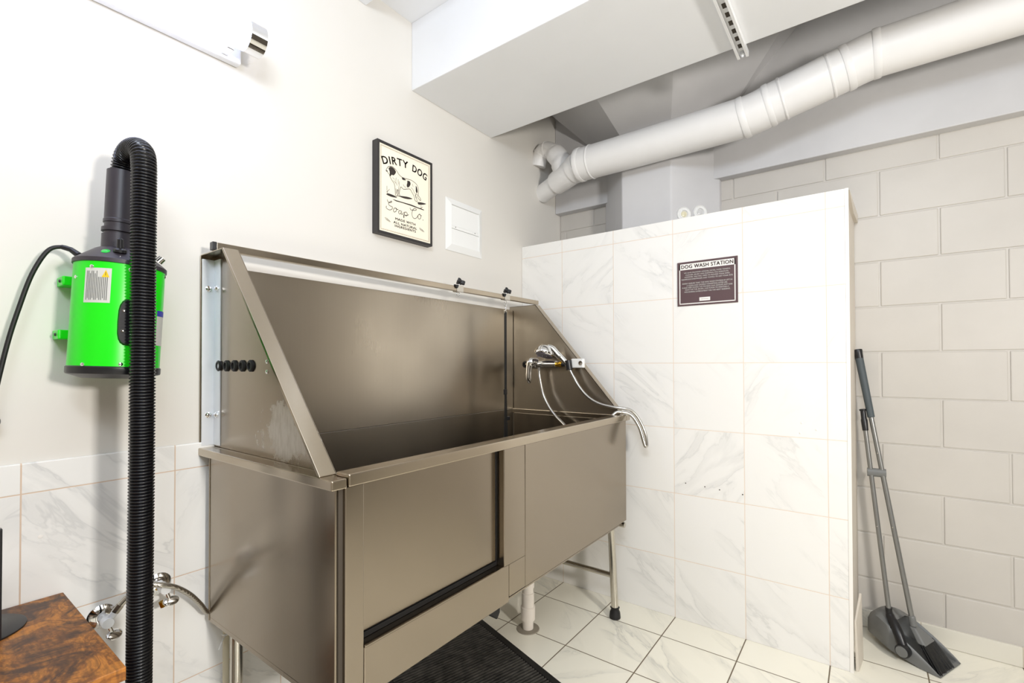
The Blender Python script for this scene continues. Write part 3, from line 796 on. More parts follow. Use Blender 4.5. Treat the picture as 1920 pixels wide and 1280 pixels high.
# controls on the sloping top
def top(ang, r, lift=0.0):
    d = 0.272 + (RD - 0.001 - r) / (RD - 0.001 - 0.052) * 0.028
    p = surf(ang, d, r); nv = (Vector((math.cos(ang), -math.sin(ang), 0)) * 0.63 + ax * 0.78).normalized()
    return p + nv * lift, nv
p, nv = top(0.68, 0.068); m = MB(); m.lathe(p, nv, [(0, 0.0085), (0.002, 0.0085), (0.004, 0.006), (0.0045, 0)], 20); m.build('indicator_light', plain('green_lens', (40, 190, 70), 0.15), t, smooth=40, label='green indicator button')
p, nv = top(0.30, 0.066); m = MB(); m.lathe(p, (0.25, -0.05, 1), [(0, 0.0125), (0.006, 0.0125), (0.008, 0.010), (0.010, 0.0065), (0.030, 0.006), (0.033, 0.003), (0.033, 0)], 20); m.build('toggle_switch', black_plastic, t, smooth=40)
p, nv = top(-1.2, 0.070); m = MB(); m.lathe(p, nv, [(0, 0.010), (0.014, 0.009), (0.015, 0.0)], 20); m.build('dial', chrome, t, smooth=40)
m = MB()
p, nv = top(0.36, 0.0815, 0.0006); rt = Vector((math.sin(0.36), math.cos(0.36), 0)); up = nv.cross(rt)
if up.z < 0: up = -up
add_text(m, 'NO', 0.011, lambda x, y: p + rt * x + up * y, width=0.016, height=0.0075)
m.build('switch_lettering', light_ink, cap)
m = MB()
p3, nv3 = top(-0.28, 0.078, 0.0006)
add_text(m, '4', 0.011, lambda x, y: p3 + rt * x + up * y, width=0.005, height=0.0065)
m.build('switch_lettering', light_ink, cap)
# power cord
m = MB(); m.tube(spline([(0.085, -1.926, 1.452), (0.070, -1.938, 1.466), (0.060, -1.952, 1.471), (0.055, -1.975, 1.458), (0.052, -2.000, 1.40), (0.050, -2.020, 1.32), (0.050, -2.036, 1.245), (0.050, -2.050, 1.16), (0.047, -2.058, 1.10), (0.040, -2.060, 1.075)], 8), 0.0046, 12); cordo = m.build('power_cord', black_rubber, t, smooth=60)
m = MB(); m.tube([(0.085, -1.926, 1.452), (0.070, -1.938, 1.466), (0.060, -1.952, 1.471)], [0.0075, 0.0062, 0.0056], 14); m.build('strain_relief', black_plastic, cordo, smooth=40)
m = MB(); m.ellipsoid((0.030, -2.056, 1.062), 0.022, 0.012, 0.014); m.lathe((0.0, -2.056, 1.062), (1, 0, 0), [(0.0, 0.012), (0.012, 0.012)], 14); m.build('plug', black_plastic, cordo, smooth=60)

# ------------------------------------------------------------------ wall light
t = thing('wall_light', (0.0, -1.99, 2.18), 'glowing white tube wall light with chrome ends above the green dryer', 'light')
zt, xt_, rt_ = 2.180, 0.112, 0.044
m = MB(); m.lathe((xt_, -2.46, zt), (0, 1, 0), [(0, 0.040), (0.0, rt_), (0.895, rt_), (0.895, 0.040)], 40); m.build('tube_shade', lamp_glow, t, smooth=40, label='glowing white tube shade')
for y, d in ((-1.566, 1), (-2.46, -1)):
    m = MB(); m.lathe((xt_, y, zt), (0, d, 0), [(0.0, rt_ - 0.004), (0.0, rt_ + 0.002), (0.046, rt_ + 0.002), (0.047, rt_ + 0.0005), (0.047, 0.0)], 40); m.build('end_cap', chrome, t, smooth=35)
    m = MB(); yy = y - d * 0.035; m.box(0.030, 0.075, min(yy, yy + d * 0.022), max(yy, yy + d * 0.022), zt - 0.040, zt + 0.020); m.build('arm', chrome, t, bevel=0.003)
m = MB(); m.box(0.0005, 0.030, -2.48, -1.540, zt - 0.048, zt + 0.048); m.build('back_plate', white_paint, t, bevel=0.006, seg=3)

# ------------------------------------------------------------------ framed poster
PY0, PY1, PZ0, PZ1, PT = -1.031, -0.733, 1.720, 2.099, 0.034
t = thing('framed_poster', (0.0, (PY0 + PY1) / 2, PZ0), 'black framed vintage dog soap poster on the left wall', 'picture')
m = MB(); fw = 0.011
m.box(0.0005, PT, PY0, PY0 + fw, PZ0, PZ1); m.box(0.0005, PT, PY1 - fw, PY1, PZ0, PZ1); m.box(0.0005, PT, PY0 + fw, PY1 - fw, PZ0, PZ0 + fw); m.box(0.0005, PT, PY0 + fw, PY1 - fw, PZ1 - fw, PZ1)
m.build('frame', frame_black, t, bevel=0.001)
sy0, sy1, sz0, sz1, sx = PY0 + fw, PY1 - fw, PZ0 + fw, PZ1 - fw, PT - 0.003
m = MB(); m.box(0.004, sx, sy0, sy1, sz0, sz1); paper = m.build('print', paper_mat, t)
W_, H_ = sy1 - sy0, sz1 - sz0
def fs(s, t_): return (sx + 0.0004, sy0 + s * W_, sz0 + t_ * H_)
def fm(x, y): return (sx + 0.0004, sy0 + x, sz0 + y)
m = MB()
for k, wd in ((0.026, 0.0011), (0.036, 0.0006)):
    a0, b0_, a1, b1 = k * W_, k * W_, W_ - k * W_, H_ - k * W_
    ribbon(m, [(a0, b0_), (a1, b0_)], wd, fm); ribbon(m, [(a1, b0_), (a1, b1)], wd, fm); ribbon(m, [(a1, b1), (a0, b1)], wd, fm); ribbon(m, [(a0, b1), (a0, b0_)], wd, fm)
m.build('border_line', thin_brown, paper)
m = MB()
Rr = 0.62 * W_
def arc(cs):
    def f(x, y):
        s_ = cs * W_ + x; an = (s_ - 0.5 * W_) / (1.25 * W_)
        r = 1.25 * W_ + y
        return (sx + 0.0004, sy0 + 0.5 * W_ + r * math.sin(an), sz0 + 0.870 * H_ - 1.25 * W_ + r * math.cos(an))
    return f
add_text(m, 'DIRTY', 0.03, arc(0.285), width=0.135, height=0.030, spacing=1.15, bold=0.0022)
m.build('heading', black_ink, paper)
m = MB()
add_text(m, 'DOG', 0.03, arc(0.775), width=0.083, height=0.030, spacing=1.15, bold=0.0022)
m.build('heading', black_ink, paper)
m = MB()
for y, txt, wd in ((0.184, 'MADE WITH', 0.108), (0.138, 'ALL NATURAL', 0.126), (0.100, 'INGREDIENTS', 0.113)):
    add_text(m, txt, 0.012, (lambda cy_: lambda x, y_: (sx + 0.0004, sy0 + 0.487 * W_ + x, sz0 + cy_ * H_ + y_))(y), width=wd, height=0.0095, spacing=1.12, bold=0.0011)
m.build('tagline', black_ink, paper)
m = MB()
S = lambda pts: [(p.x * W_, p.y * H_) for p in spline([(a, b, 0) for a, b in pts], 6)]
for pts in ([(0.142, 0.376), (0.159, 0.353), (0.201, 0.351), (0.227, 0.367), (0.215, 0.372), (0.167, 0.336), (0.184, 0.315), (0.236, 0.309), (0.227, 0.28), (0.176, 0.263), (0.125, 0.276), (0.13, 0.299)],
            [(0.297, 0.31), (0.271, 0.3), (0.257, 0.27), (0.274, 0.257), (0.306, 0.274), (0.32, 0.299), (0.297, 0.31), (0.315, 0.297), (0.35, 0.304)],
            [(0.404, 0.293), (0.368, 0.294), (0.355, 0.267), (0.377, 0.254), (0.404, 0.276), (0.413, 0.298), (0.404, 0.265), (0.422, 0.257), (0.449, 0.29)],
            [(0.471, 0.3), (0.464, 0.265), (0.458, 0.225), (0.449, 0.24), (0.471, 0.289), (0.504, 0.301), (0.522, 0.282), (0.504, 0.256), (0.476, 0.262), (0.522, 0.265), (0.55, 0.284)],
            [(0.578, 0.372), (0.588, 0.350), (0.630, 0.352), (0.690, 0.362), (0.705, 0.376), (0.668, 0.381), (0.630, 0.350), (0.615, 0.305), (0.632, 0.266), (0.675, 0.257), (0.718, 0.280), (0.735, 0.306)],
            [(0.77, 0.332), (0.74, 0.306), (0.746, 0.273), (0.779, 0.273), (0.799, 0.3), (0.789, 0.325), (0.77, 0.332), (0.793, 0.318), (0.819, 0.321)]):
    ribbon(m, S(pts), 0.0023, fm)
ribbon(m, [(0.838 * W_, 0.272 * H_), (0.852 * W_, 0.272 * H_)], 0.003, fm)
m.build('script_lettering', black_ink, paper)
m = MB()
outl = [(0.142, 0.74), (0.12, 0.704), (0.142, 0.697), (0.164, 0.683), (0.184, 0.672), (0.193, 0.652), (0.227, 0.622), (0.271, 0.589), (0.285, 0.548), (0.292, 0.484), (0.297, 0.458), (0.332, 0.458), (0.32, 0.491), (0.332, 0.537), (0.341, 0.495), (0.345, 0.463), (0.377, 0.468), (0.368, 0.501), (0.38, 0.548), (0.398, 0.58), (0.449, 0.566), (0.522, 0.585), (0.578, 0.594), (0.625, 0.557), (0.663, 0.52), (0.677, 0.483), (0.721, 0.475), (0.711, 0.507), (0.688, 0.56), (0.731, 0.557), (0.74, 0.525), (0.789, 0.503), (0.793, 0.524), (0.75, 0.556), (0.746, 0.584), (0.75, 0.631), (0.727, 0.671), (0.682, 0.695), (0.597, 0.71), (0.504, 0.704), (0.422, 0.702), (0.359, 0.72), (0.315, 0.753), (0.253, 0.776), (0.201, 0.776), (0.159, 0.757), (0.142, 0.74)]
ribbon(m, S(outl), 0.0021, fm)
def fill(pts):
    q = S(pts + [pts[0]])[:-1]
    f = m.bm.faces.new([m.bm.verts.new(fm(*p)) for p in q]); bmesh.ops.triangulate(m.bm, faces=[f])
for pts in ([(0.164, 0.742), (0.201, 0.77), (0.253, 0.77), (0.288, 0.752), (0.302, 0.728), (0.262, 0.685), (0.222, 0.681), (0.205, 0.66), (0.184, 0.666), (0.201, 0.692), (0.184, 0.715)],
            [(0.522, 0.686), (0.569, 0.689), (0.588, 0.662), (0.563, 0.623), (0.526, 0.605), (0.511, 0.628), (0.522, 0.658)], [(0.416, 0.698), (0.464, 0.698), (0.495, 0.685), (0.449, 0.675), (0.424, 0.678)],
            [(0.688, 0.663), (0.715, 0.651), (0.731, 0.603), (0.711, 0.576), (0.692, 0.606), (0.702, 0.631)], [(0.12, 0.431), (0.159, 0.450), (0.236, 0.452), (0.297, 0.446), (0.323, 0.436), (0.236, 0.424), (0.167, 0.425)],
            [(0.341, 0.464), (0.431, 0.479), (0.541, 0.492), (0.625, 0.489), (0.541, 0.466), (0.431, 0.457)], [(0.731, 0.471), (0.809, 0.484), (0.908, 0.488), (0.848, 0.464), (0.75, 0.446)],
            [(0.236, 0.402), (0.359, 0.405), (0.486, 0.409), (0.616, 0.413), (0.731, 0.408), (0.848, 0.406), (0.856, 0.396), (0.711, 0.396), (0.578, 0.397), (0.413, 0.395), (0.306, 0.391)],
            [(0.12, 0.706), (0.142, 0.712), (0.150, 0.700), (0.135, 0.695)]):
    fill(pts)
for pts in ([(0.137, 0.531), (0.140, 0.49), (0.147, 0.442)], [(0.13, 0.458), (0.16, 0.48), (0.184, 0.505)], [(0.809, 0.40), (0.799, 0.45)], [(0.78, 0.40), (0.84, 0.435)], [(0.31, 0.67), (0.30, 0.62), (0.33, 0.58)], [(0.345, 0.66), (0.350, 0.60)],
            [(0.37, 0.64), (0.36, 0.57), (0.35, 0.52)], [(0.44, 0.62), (0.47, 0.60), (0.50, 0.60)], [(0.60, 0.62), (0.64, 0.60), (0.67, 0.56)], [(0.62, 0.67), (0.64, 0.64)], [(0.24, 0.655), (0.28, 0.64)], [(0.26, 0.625), (0.30, 0.60)], [(0.68, 0.55), (0.70, 0.51)], [(0.303, 0.54), (0.31, 0.48)], [(0.355, 0.54), (0.358, 0.48)]):
    ribbon(m, S(pts), 0.0015, fm)
m.build('dog_illustration', black_ink, paper, label='engraving of a standing spotted dog')
for cx_, sg in ((0.150, 1), (0.815, 1)):
    m = MB()
    for j in range(5):
        ribbon(m, S([(cx_ - 0.055 + j * 0.006, 0.158 - j * 0.004), (cx_ + (j - 2) * 0.012, 0.162 - j * 0.009), (cx_ + 0.058 - (4 - j) * 0.006, 0.140 - j * 0.003)]), 0.0007, fm)
    m.build('leaf_ornament', black_ink, paper)

# ------------------------------------------------------------------ access panel
t = thing('access_panel', (0.0, -0.49, 1.736), 'small white plumbing access panel on the wall right of the poster', 'panel')
ay0, ay1, az0, az1 = -0.620, -0.358, 1.735, 1.988
m = MB(); fb = 0.030
def bevelframe(y0, y1, z0, z1, wi, x0, x1):
    o = m.poly([(0.0005, y0, z0), (0.0005, y1, z0), (0.0005, y1, z1), (0.0005, y0, z1)]); a = m.poly([(x0, y0, z0), (x0, y1, z0), (x0, y1, z1), (x0, y0, z1)])
    b = m.poly([(x1, y0 + wi, z0 + wi), (x1, y1 - wi, z0 + wi), (x1, y1 - wi, z1 - wi), (x1, y0 + wi, z1 - wi)]); c2 = m.poly([(0.004, y0 + wi + 0.002, z0 + wi + 0.002), (0.004, y1 - wi - 0.002, z0 + wi + 0.002), (0.004, y1 - wi - 0.002, z1 - wi - 0.002), (0.004, y0 + wi + 0.002, z1 - wi - 0.002)])
    for p, q in ((o, a), (a, b), (b, c2)):
        for i in range(4): m.face([p[i], p[(i + 1) % 4], q[(i + 1) % 4], q[i]])
    m.face(o)
bevelframe(ay0, ay1, az0, az1, fb, 0.003, 0.014)
m.build('frame', white_plastic, t)
zmid = 1.857
m = MB(); m.box(0.003, 0.0085, ay0 + fb + 0.002, ay1 - fb - 0.002, az0 + fb + 0.002, zmid - 0.014); m.build('lower_cover', white_plastic, t, bevel=0.001)
m = MB(); m.box(0.003, 0.0085, ay0 + fb + 0.002, ay1 - fb - 0.002, zmid + 0.002, az1 - fb - 0.002); m.build('upper_cover', white_plastic, t, bevel=0.001)
m = MB(); m.box(0.003, 0.011, ay0 + fb - 0.002, ay1 - fb + 0.002, zmid - 0.013, zmid + 0.001); ls = m.build('latch_strip', white_plastic, t, bevel=0.001)
for y in (-0.560, -0.420):
    m = MB(); m.lathe((0.011, y, zmid - 0.004), (1, 0, 0), [(0, 0.0026), (0.0012, 0.0024), (0.0012, 0)], 10); m.build('screw', grey_plastic, ls)

# ------------------------------------------------------------------ wash station sign
gx0, gx1, gz0, gz1 = 0.9055, 1.169, 1.455, 1.659
t = thing('wash_station_sign', ((gx0 + gx1) / 2, 0.0, gz0), 'brown and white rules sign on the marble tiled partition', 'sign')
m = MB(); m.box(gx0, gx1, -0.0045, -0.0003, gz0, gz1); bd = m.build('board', sign_brown, t, bevel=0.0008)
gw, gh, gy = gx1 - gx0, gz1 - gz0, -0.0049
def fg(x, z): return (gx0 + x, gy, gz0 + z)
m = MB(); e = 0.0095
m.face(m.poly([fg(e, gh - 0.037), fg(gw - e, gh - 0.037), fg(gw - e, gh - e), fg(e, gh - e)]))
for a_ in ([(e, e), (gw - e, e)], [(e + 0.0021, e), (e + 0.0021, gh - e)], [(gw - e - 0.0021, e), (gw - e - 0.0021, gh - e)]):
    ribbon(m, a_, 0.0042, fg)
m.face(m.poly([fg(0.100, 0.0185), fg(0.147, 0.0185), fg(0.147, 0.0345), fg(0.100, 0.0345)]))
m.build('white_band', sign_white, bd)
m = MB()
gy = -0.0053
add_text(m, 'DOG WASH STATION', 0.02, lambda x, y: fg(gw / 2 + x, gh - 0.0232 + y), width=0.226, height=0.0165, spacing=1.08, bold=0.0013)
sign_ink = plain('sign_ink', (92, 62, 60), 0.6)
m.build('heading', sign_ink, bd)
m = MB()
for i in range(7): ribbon(m, [(0.106 + i * 0.005, 0.0265), (0.109 + i * 0.005, 0.0265)], 0.002, fg)
m.build('small_print', sign_ink, bd)
m = MB()
lines = [('WE HAVE PROVIDED APRONS, DRYER, PAPER TOWELS,', 0.202), ('CLEANER, BRUSH AND DUSTPAN, FOR RESIDENTS.', 0.188), ('HOWEVER, YOU WILL NEED TO PROVIDE YOUR OWN', 0.196), ('SHAMPOO/CONDITIONER AND TOWELS TO DRY YOUR PETS.', 0.224), None,
         ('KINDLY ENSURE THAT THE DOG WASH STATION IS LEFT IN', 0.218), ('A CLEAN AND ORDERLY CONDITION AFTER USE.', 0.178), ('PLEASE WIPE DOWN THE STATION AND REMOVE ANY HAIR', 0.220), ('FROM THE TUB, BRUSH, AND FLOOR TO MAINTAIN A', 0.192), ('WELCOMING ENVIRONMENT FOR THE NEXT RESIDENT.', 0.200)]
z = gh - 0.0525
for L in lines:
    if L: add_text(m, L[0], 0.006, (lambda zz: lambda x, y: fg(gw / 2 + x, zz + y))(z), width=L[1], height=0.0058, bold=0.0007)
    z -= 0.0098
m.build('rules_text', sign_white, bd)

# ------------------------------------------------------------------ sewer pipe and strut channel
PYY, PR = 0.105, 0.088
t = thing('sewer_pipe', (0.9, PYY, 2.30), 'large white painted drain pipe with elbows running below the ceiling', 'pipe')
cl = [(0.325, PYY, 2.303), (1.185, PYY, 2.307), (1.290, PYY, 2.331), (1.560, PYY, 2.389), (1.672, PYY, 2.412), (XR - 0.02, PYY, 2.432)]
m = MB(); pth = spline([cl[0], (0.7, PYY, 2.303), cl[1]], 3) + spline([cl[1], (1.240, PYY, 2.316), cl[2]], 4)[1:] + [Vector(cl[3])] + spline([cl[3], (1.620, PYY, 2.403), cl[4]], 4)[1:] + [Vector(cl[5])]
m.tube(pth, PR, 40); m.build('pipe', pipe_paint, t, smooth=40)
def hub(a, b, r, wd, name='hub'):
    a, b = Vector(a), Vector(b); d = (b - a).normalized()
    m = MB(); m.lathe(a - d * wd / 2, d, [(0, r - 0.004), (0.001, r + 0.002), (0.006, r + 0.004), (wd - 0.006, r + 0.004), (wd - 0.001, r + 0.002), (wd, r - 0.004)], 40); m.build(name, pipe_paint, t, smooth=50)
hub((1.178, PYY, 2.307), cl[2], PR, 0.030); hub((1.282, PYY, 2.329), cl[3], PR, 0.026); hub((1.335, PYY, 2.341), cl[3], PR, 0.012)
hub((1.510, PYY, 2.378), cl[3], PR, 0.012); hub((1.568, PYY, 2.391), (1.62, PYY, 2.404), PR, 0.028); hub((1.664, PYY, 2.411), (1.75, PYY, 2.4135), PR, 0.028)
hub((0.405, PYY, 2.303), (0.5, PYY, 2.303), PR, 0.012)
hub((0.335, PYY, 2.303), (0.5, PYY, 2.303), PR, 0.028)
# wye reducing to two smaller pipes through the left wall
wa, wb = Vector((0.330, PYY + 0.002, 2.302)), Vector((0.002, 0.212, 2.240))
m = MB(); m.tube([wa, wa.lerp(wb, 0.16), wa.lerp(wb, 0.17), wa.lerp(wb, 0.42), wa.lerp(wb, 0.60), wa.lerp(wb, 0.61), wb], [0.080, 0.077, 0.072, 0.070, 0.066, 0.055, 0.055], 32)
m.build('wye', pipe_paint, t, smooth=35)
m = MB()
br_ = spline([(0.215, 0.145, 2.285), (0.185, 0.148, 2.365), (0.145, 0.150, 2.425), (0.095, 0.152, 2.468), (0.048, 0.156, 2.470), (0.018, 0.160, 2.440), (0.004, 0.164, 2.395)], 5)
m.tube(br_, [0.066] * 6 + [0.059] * 6 + [0.047] * (len(br_) - 12), 28)
m.build('branch_elbow', pipe_paint, t, smooth=45)
for q, d in ((br_[12], br_[13] - br_[12]), (br_[17], br_[18] - br_[17]), (br_[22], br_[23] - br_[22])):
    m = MB(); m.lathe(q, d, [(-0.005, 0.046), (-0.004, 0.050), (0.004, 0.050), (0.005, 0.046)], 28); m.build('hub', pipe_paint, t, smooth=50)

t = thing('strut_channel', (1.24, -0.55, 2.40), 'white slotted metal strut channel fixed under the ceiling beam', 'channel')
xs, ya, yb = 1.241, -0.92, -0.232
zz0 = 2.3995
m = MB(); m.box(xs - 0.0205, xs + 0.0205, ya, yb, zz0 - 0.0025, zz0); m.box(xs - 0.0205, xs - 0.0180, ya, yb, zz0 - 0.021, zz0 - 0.0025); m.box(xs + 0.0180, xs + 0.0205, ya, yb, zz0 - 0.021, zz0 - 0.0025)
m.box(xs - 0.0180, xs - 0.0110, ya, yb, zz0 - 0.021, zz0 - 0.0185); m.box(xs + 0.0110, xs + 0.0180, ya, yb, zz0 - 0.021, zz0 - 0.0185)
ch = m.build('channel', white_paint, t, bevel=0.0006)
y = ya + 0.02
while y < yb - 0.02:
    m = MB(); m.box(xs - 0.0075, xs + 0.0075, y, y + 0.026, zz0 - 0.0035, zz0 - 0.0024); m.build('slot', dark_gap, t, bevel=0.003); y += 0.050
m = MB(); m.lathe((xs, yb - 0.012, zz0 - 0.003), (0, 0, -1), [(0, 0.009), (0.012, 0.009), (0.016, 0.005), (0.020, 0.004)], 12); m.build('bolt', galv, t, smooth=35)

# two round fittings on the column above the partition
nd = Vector((math.sin(math.pi / 4), -math.cos(math.pi / 4), 0)); td = Vector((nd.y * -1, nd.x, 0))
fc = Vector((cx, cy, 0)) + nd * (ap + 0.0005)
for off, zc_, lb in ((-0.069, 1.961, 'white ringed round fitting on the column, left one with a yellowish centre'), (0.021, 1.975, 'white ringed round fitting on the column, right one with a clear centre')):
    c_ = fc + td * off; c_.z = zc_
    t = thing('round_fitting', c_, lb, 'fitting', 'round fittings on the column')
    m = MB(); m.lathe(c_, nd, [(0, 0.038), (0.006, 0.038), (0.009, 0.035), (0.005, 0.031), (0.005, 0.029), (0.010, 0.026), (0.010, 0.020), (0.003, 0.017), (0.003, 0)], 34); m.build('ring', white_plastic, t, smooth=30)
    m = MB(); m.lathe(c_ + nd * 0.0032, nd, [(0, 0.0155), (0.004, 0.0140), (0.006, 0.008), (0.006, 0)], 20); m.build('centre', plain('cream_lens', (226, 220, 190) if off < 0 else (214, 214, 214), 0.2), t, smooth=40)

# ------------------------------------------------------------------ side table with stand
t = thing('side_table', (0.28, -2.26, 0), 'small rustic brown wood side table at the lower left corner', 'table')
tx0, tx1, ty0, ty1, tz = 0.016, 0.505, -2.50, -1.936, 0.632
m = MB(); m.box(tx0, tx1, ty0, ty1, tz - 0.025, tz); m.build('tabletop', wood, t, bevel=0.0015)
blk = plain('black_steel', (28, 28, 30), 0.5)
for x in (tx0 + 0.03, tx1 - 0.03):
    for y in (ty0 + 0.03, ty1 - 0.03):
        m = MB(); m.box(x - 0.0125, x + 0.0125, y - 0.0125, y + 0.0125, 0.0, tz - 0.0255); m.build('leg', blk, t, bevel=0.001)
for y in (ty0 + 0.03, ty1 - 0.03):
    m = MB(); m.box(tx0 + 0.043, tx1 - 0.043, y - 0.0125, y + 0.0125, tz - 0.052, tz - 0.0265); m.build('apron_bar', blk, t, bevel=0.001)
m = MB(); m.box(tx0 + 0.01, tx1 - 0.01, ty0 + 0.01, ty1 - 0.01, 0.18, 0.195); m.build('lower_shelf', wood, t, bevel=0.001)
t = thing('tabletop_stand', (0.09, -2.09, tz), 'black metal stand with round base on the wooden side table', 'stand')
m = MB(); m.lathe((0.118, -2.098, tz), (0, 0, 1), [(0, 0.086), (0.003, 0.086), (0.004, 0.084), (0.004, 0.0)], 60); m.build('base', black_plastic, t, smooth=35)
m = MB(); m.box(0.183, 0.199, -2.115, -2.058, tz + 0.004, 0.858); m.build('post', black_plastic, t, bevel=0.002)

# ------------------------------------------------------------------ broom and dustpan
t = thing('dustpan', (1.70, 0.24, 0), 'grey upright dustpan with long pole standing on the floor by the partition', 'dustpan')
po_, du = Vector((1.597, 0.262, 0)), Vector((0.905, -0.425, 0)).normalized()    # length direction, back to lip
dw = Vector((0.425, 0.905, 0)).normalized()                                       # width direction, to the wall
LP, WP = 0.262, 0.175
m = MB()
rows = []
n = 16
for i in range(n + 1):
    u = i / n
    h = 0.138 * (1 - u ** 1.5) ** 0.95 * (0.72 + 0.28 * math.sin(min(1, u * 4 + 0.1) * math.pi / 2)) + 0.004
    fl = 0.045 * (1 - u) ** 2.2 if u < 0.7 else 0.0008
    wq = WP * (0.45 + 0.55 * math.sin(min(1, u * 2.2 + 0.08) * math.pi / 2)); ins = (WP - wq) / 2
    back = 0.03 * (1 - min(1, u * 4)) ** 2
    r_ = []
    for a_, hh in ((0.0, h), (0.0, h * 0.55 + fl * 0.45), (0.0, fl + 0.012 * (1 - u)), (0.10, fl), (0.5, fl), (0.90, fl), (1.0, fl + 0.012 * (1 - u)), (1.0, h * 0.55 + fl * 0.45), (1.0, h)):
        hh = max(hh, 0.003)
        r_.append(m.bm.verts.new(po_ + du * (u * LP) + dw * (ins + a_ * wq) + Vector((0, 0, max(hh - back * 0.4, 0.003)))))
    rows.append(r_)
for p, q in zip(rows[:-1], rows[1:]):
    for j in range(len(p) - 1): m.face([p[j], p[j + 1], q[j + 1], q[j]])
m.face(rows[0])
# hood over the back third
for p, q in list(zip(rows[:-1], rows[1:]))[:6]:
    hp0, hp1 = p, q
    lift = lambda r_, f: m.bm.verts.new(r_[0].co.lerp(r_[-1].co, f) + Vector((0, 0, 0.016)))
    a1, a2, b1, b2 = lift(p, 0.28), lift(p, 0.72), lift(q, 0.28), lift(q, 0.72)
    m.face([p[0], q[0], b1, a1]); m.face([a1, b1, b2, a2]); m.face([a2, b2, q[-1], p[-1]])
bmesh.ops.remove_doubles(m.bm, verts=m.bm.verts, dist=0.0004)
o = m.build('pan', grey_plastic, t, smooth=60)
s_ = o.modifiers.new('thickness', 'SOLIDIFY'); s_.thickness = 0.0025; s_.offset = 0
pv = po_ + du * 0.150 + dw * (-0.006) + Vector((0, 0, 0.050))
m = MB(); m.lathe(pv, -dw, [(-0.004, 0.024), (0.019, 0.0255), (0.023, 0.0235), (0.023, 0.0)], 28); m.build('pivot_ring', black_plastic, t, smooth=35)
m = MB(); m.lathe(pv - dw * 0.0231, -dw, [(0, 0.0205), (0.002, 0.020), (0.002, 0)], 28); m.build('pivot_cap', grey_plastic, t, smooth=35)
pt = Vector((1.684, 0.262, 0.176))
m = MB(); m.tube(spline([pt, pt + Vector((0.004, 0, -0.028)), pv + Vector((-0.022, 0.030, 0.062)), pv + Vector((-0.010, 0.010, 0.030)), pv + dw * -0.002], 6), [0.0125] * 6 + [0.015] * 3 + [0.0185] * 6 + [0.018] * 6 + [0.018] * 4, 16); m.build('yoke', black_plastic, t, smooth=50)
pe = Vector((1.6125, 0.335, 0.905))
m = MB(); m.tube([pt + (pe - pt) * -0.01, pe], 0.0088, 16); pl_ = m.build('pole', grey_pole, t, smooth=40)
dpo = (pe - pt).normalized()
m = MB(); m.lathe(pe - dpo * 0.012, dpo, [(0, 0.011), (0.045, 0.0125), (0.052, 0.0105), (0.085, 0.010), (0.086, 0.013), (0.092, 0.0135), (0.094, 0.010)], 18); m.build('pole_cap', black_plastic, t, smooth=35)
f_ = 0.36; q = pt.lerp(pe, 0.745)
m = MB(); m.lathe(pt.lerp(pe, 0.44), Vector((-0.3, -1, 0)), [(0.007, 0.003), (0.0105, 0.002)], 8); m.build('button', chrome, t)

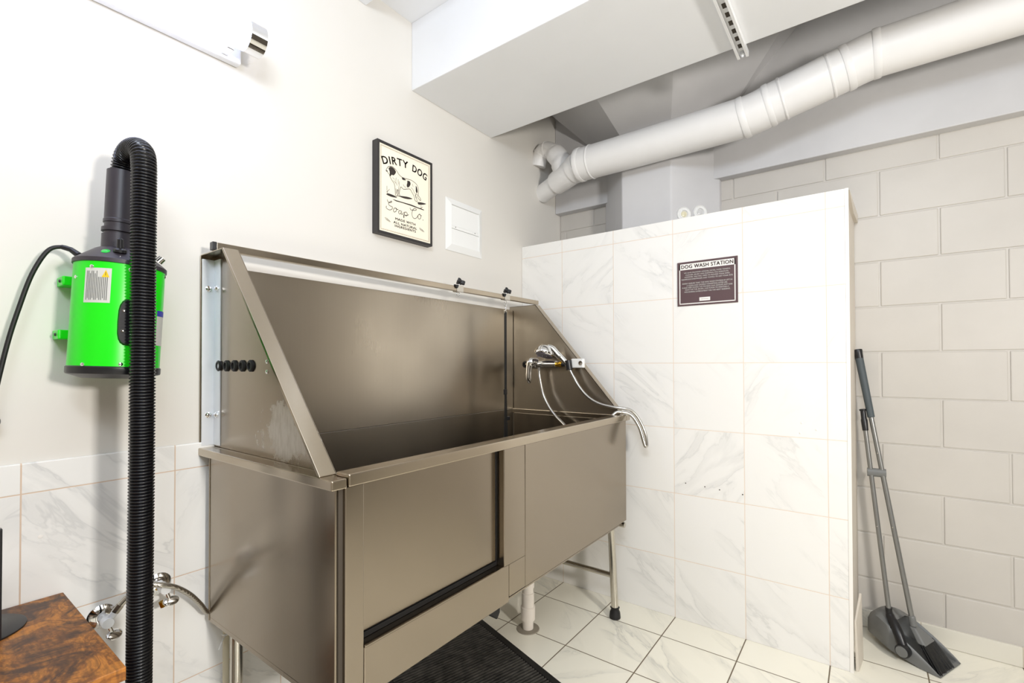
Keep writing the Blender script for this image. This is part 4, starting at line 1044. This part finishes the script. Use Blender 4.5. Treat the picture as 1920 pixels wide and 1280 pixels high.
t = thing('broom', (1.76, 0.24, 0), 'grey broom with black bristles clipped into the dustpan', 'broom')
bt, be = Vector((1.7615, 0.262, 0.135)), Vector((1.5885, 0.372, 1.245))
db = (be - bt).normalized()
m = MB(); m.tube([bt, bt.lerp(be, 0.74)], 0.0095, 16); m.build('pole', grey_pole, t, smooth=40)
m = MB(); m.lathe(bt.lerp(be, 0.735), db, [(0, 0.0115), (0.002, 0.0135), (0.262, 0.0155)], 22); m.build('grip', slate, t, smooth=40)
top_ = bt.lerp(be, 0.735) + db * 0.262
m = MB(); m.lathe(top_, db, [(0, 0.016), (0.020, 0.0165), (0.034, 0.018), (0.040, 0.017), (0.042, 0.009), (0.036, 0.008), (0.036, 0)], 22); m.build('end_cap', black_plastic, t, smooth=35)
m = MB(); m.lathe(top_ + db * 0.0362, db, [(0, 0.0075), (0.004, 0.007), (0.004, 0)], 16); m.build('hang_ring', light_ink, t, smooth=40)
for fr in (0.60, 0.33):
    m = MB(); m.lathe(bt.lerp(be, fr), Vector((-0.3, -1, 0)), [(0.007, 0.003), (0.0108, 0.002)], 8); m.build('button', chrome, t)
q2 = bt.lerp(be, 0.525)
fq = (q2.z - pt.z) / (pe.z - pt.z); q1 = pt.lerp(pe, fq)
m = MB(); m.tube([q1 + (q1 - q2).normalized() * 0.013, q1, q2, q2 + (q2 - q1).normalized() * 0.012], 0.0125, 14)
for v in m.bm.verts: v.co.z = q2.z + (v.co.z - q2.z) * 1.45
m.build('clip', grey_plastic, t, smooth=40)
bd_ = (Vector((1.838, 0.190, 0.004)) - bt).normalized()    # bristles lean into the pan
m = MB(); m.lathe(bt + db * 0.030, -db, [(0, 0.0125), (0.042, 0.014)], 20)
hw = dw
hA = bt - db * 0.010; hB = hA + bd_ * 0.065
m.hexa([hA - hw * 0.014 - du * 0.012, hA - hw * 0.014 + du * 0.012, hA + hw * 0.016 + du * 0.012, hA + hw * 0.016 - du * 0.012,
        hB - hw * 0.020 - du * 0.015, hB - hw * 0.020 + du * 0.014, hB + hw * 0.070 + du * 0.014, hB + hw * 0.070 - du * 0.015])
m.build('head', grey_plastic, t, bevel=0.006, seg=3)
m = MB()
for i in range(26):
    for j in range(3):
        a_ = i / 25
        st_ = hB + hw * (-0.015 + 0.080 * a_) + du * (-0.009 + 0.008 * j) - bd_ * 0.010
        en = st_ + bd_ * (0.102 + 0.010 * random.random()) + hw * ((a_ - 0.4) * 0.03) + du * ((j - 1) * 0.004)
        en.z = max(en.z, 0.004)
        m.tube([st_, st_.lerp(en, 0.5) + Vector((0, 0, 0.001)), en], [0.0032, 0.0034, 0.0018], 5)
m.build('bristles', black_rubber, t, kind='stuff')
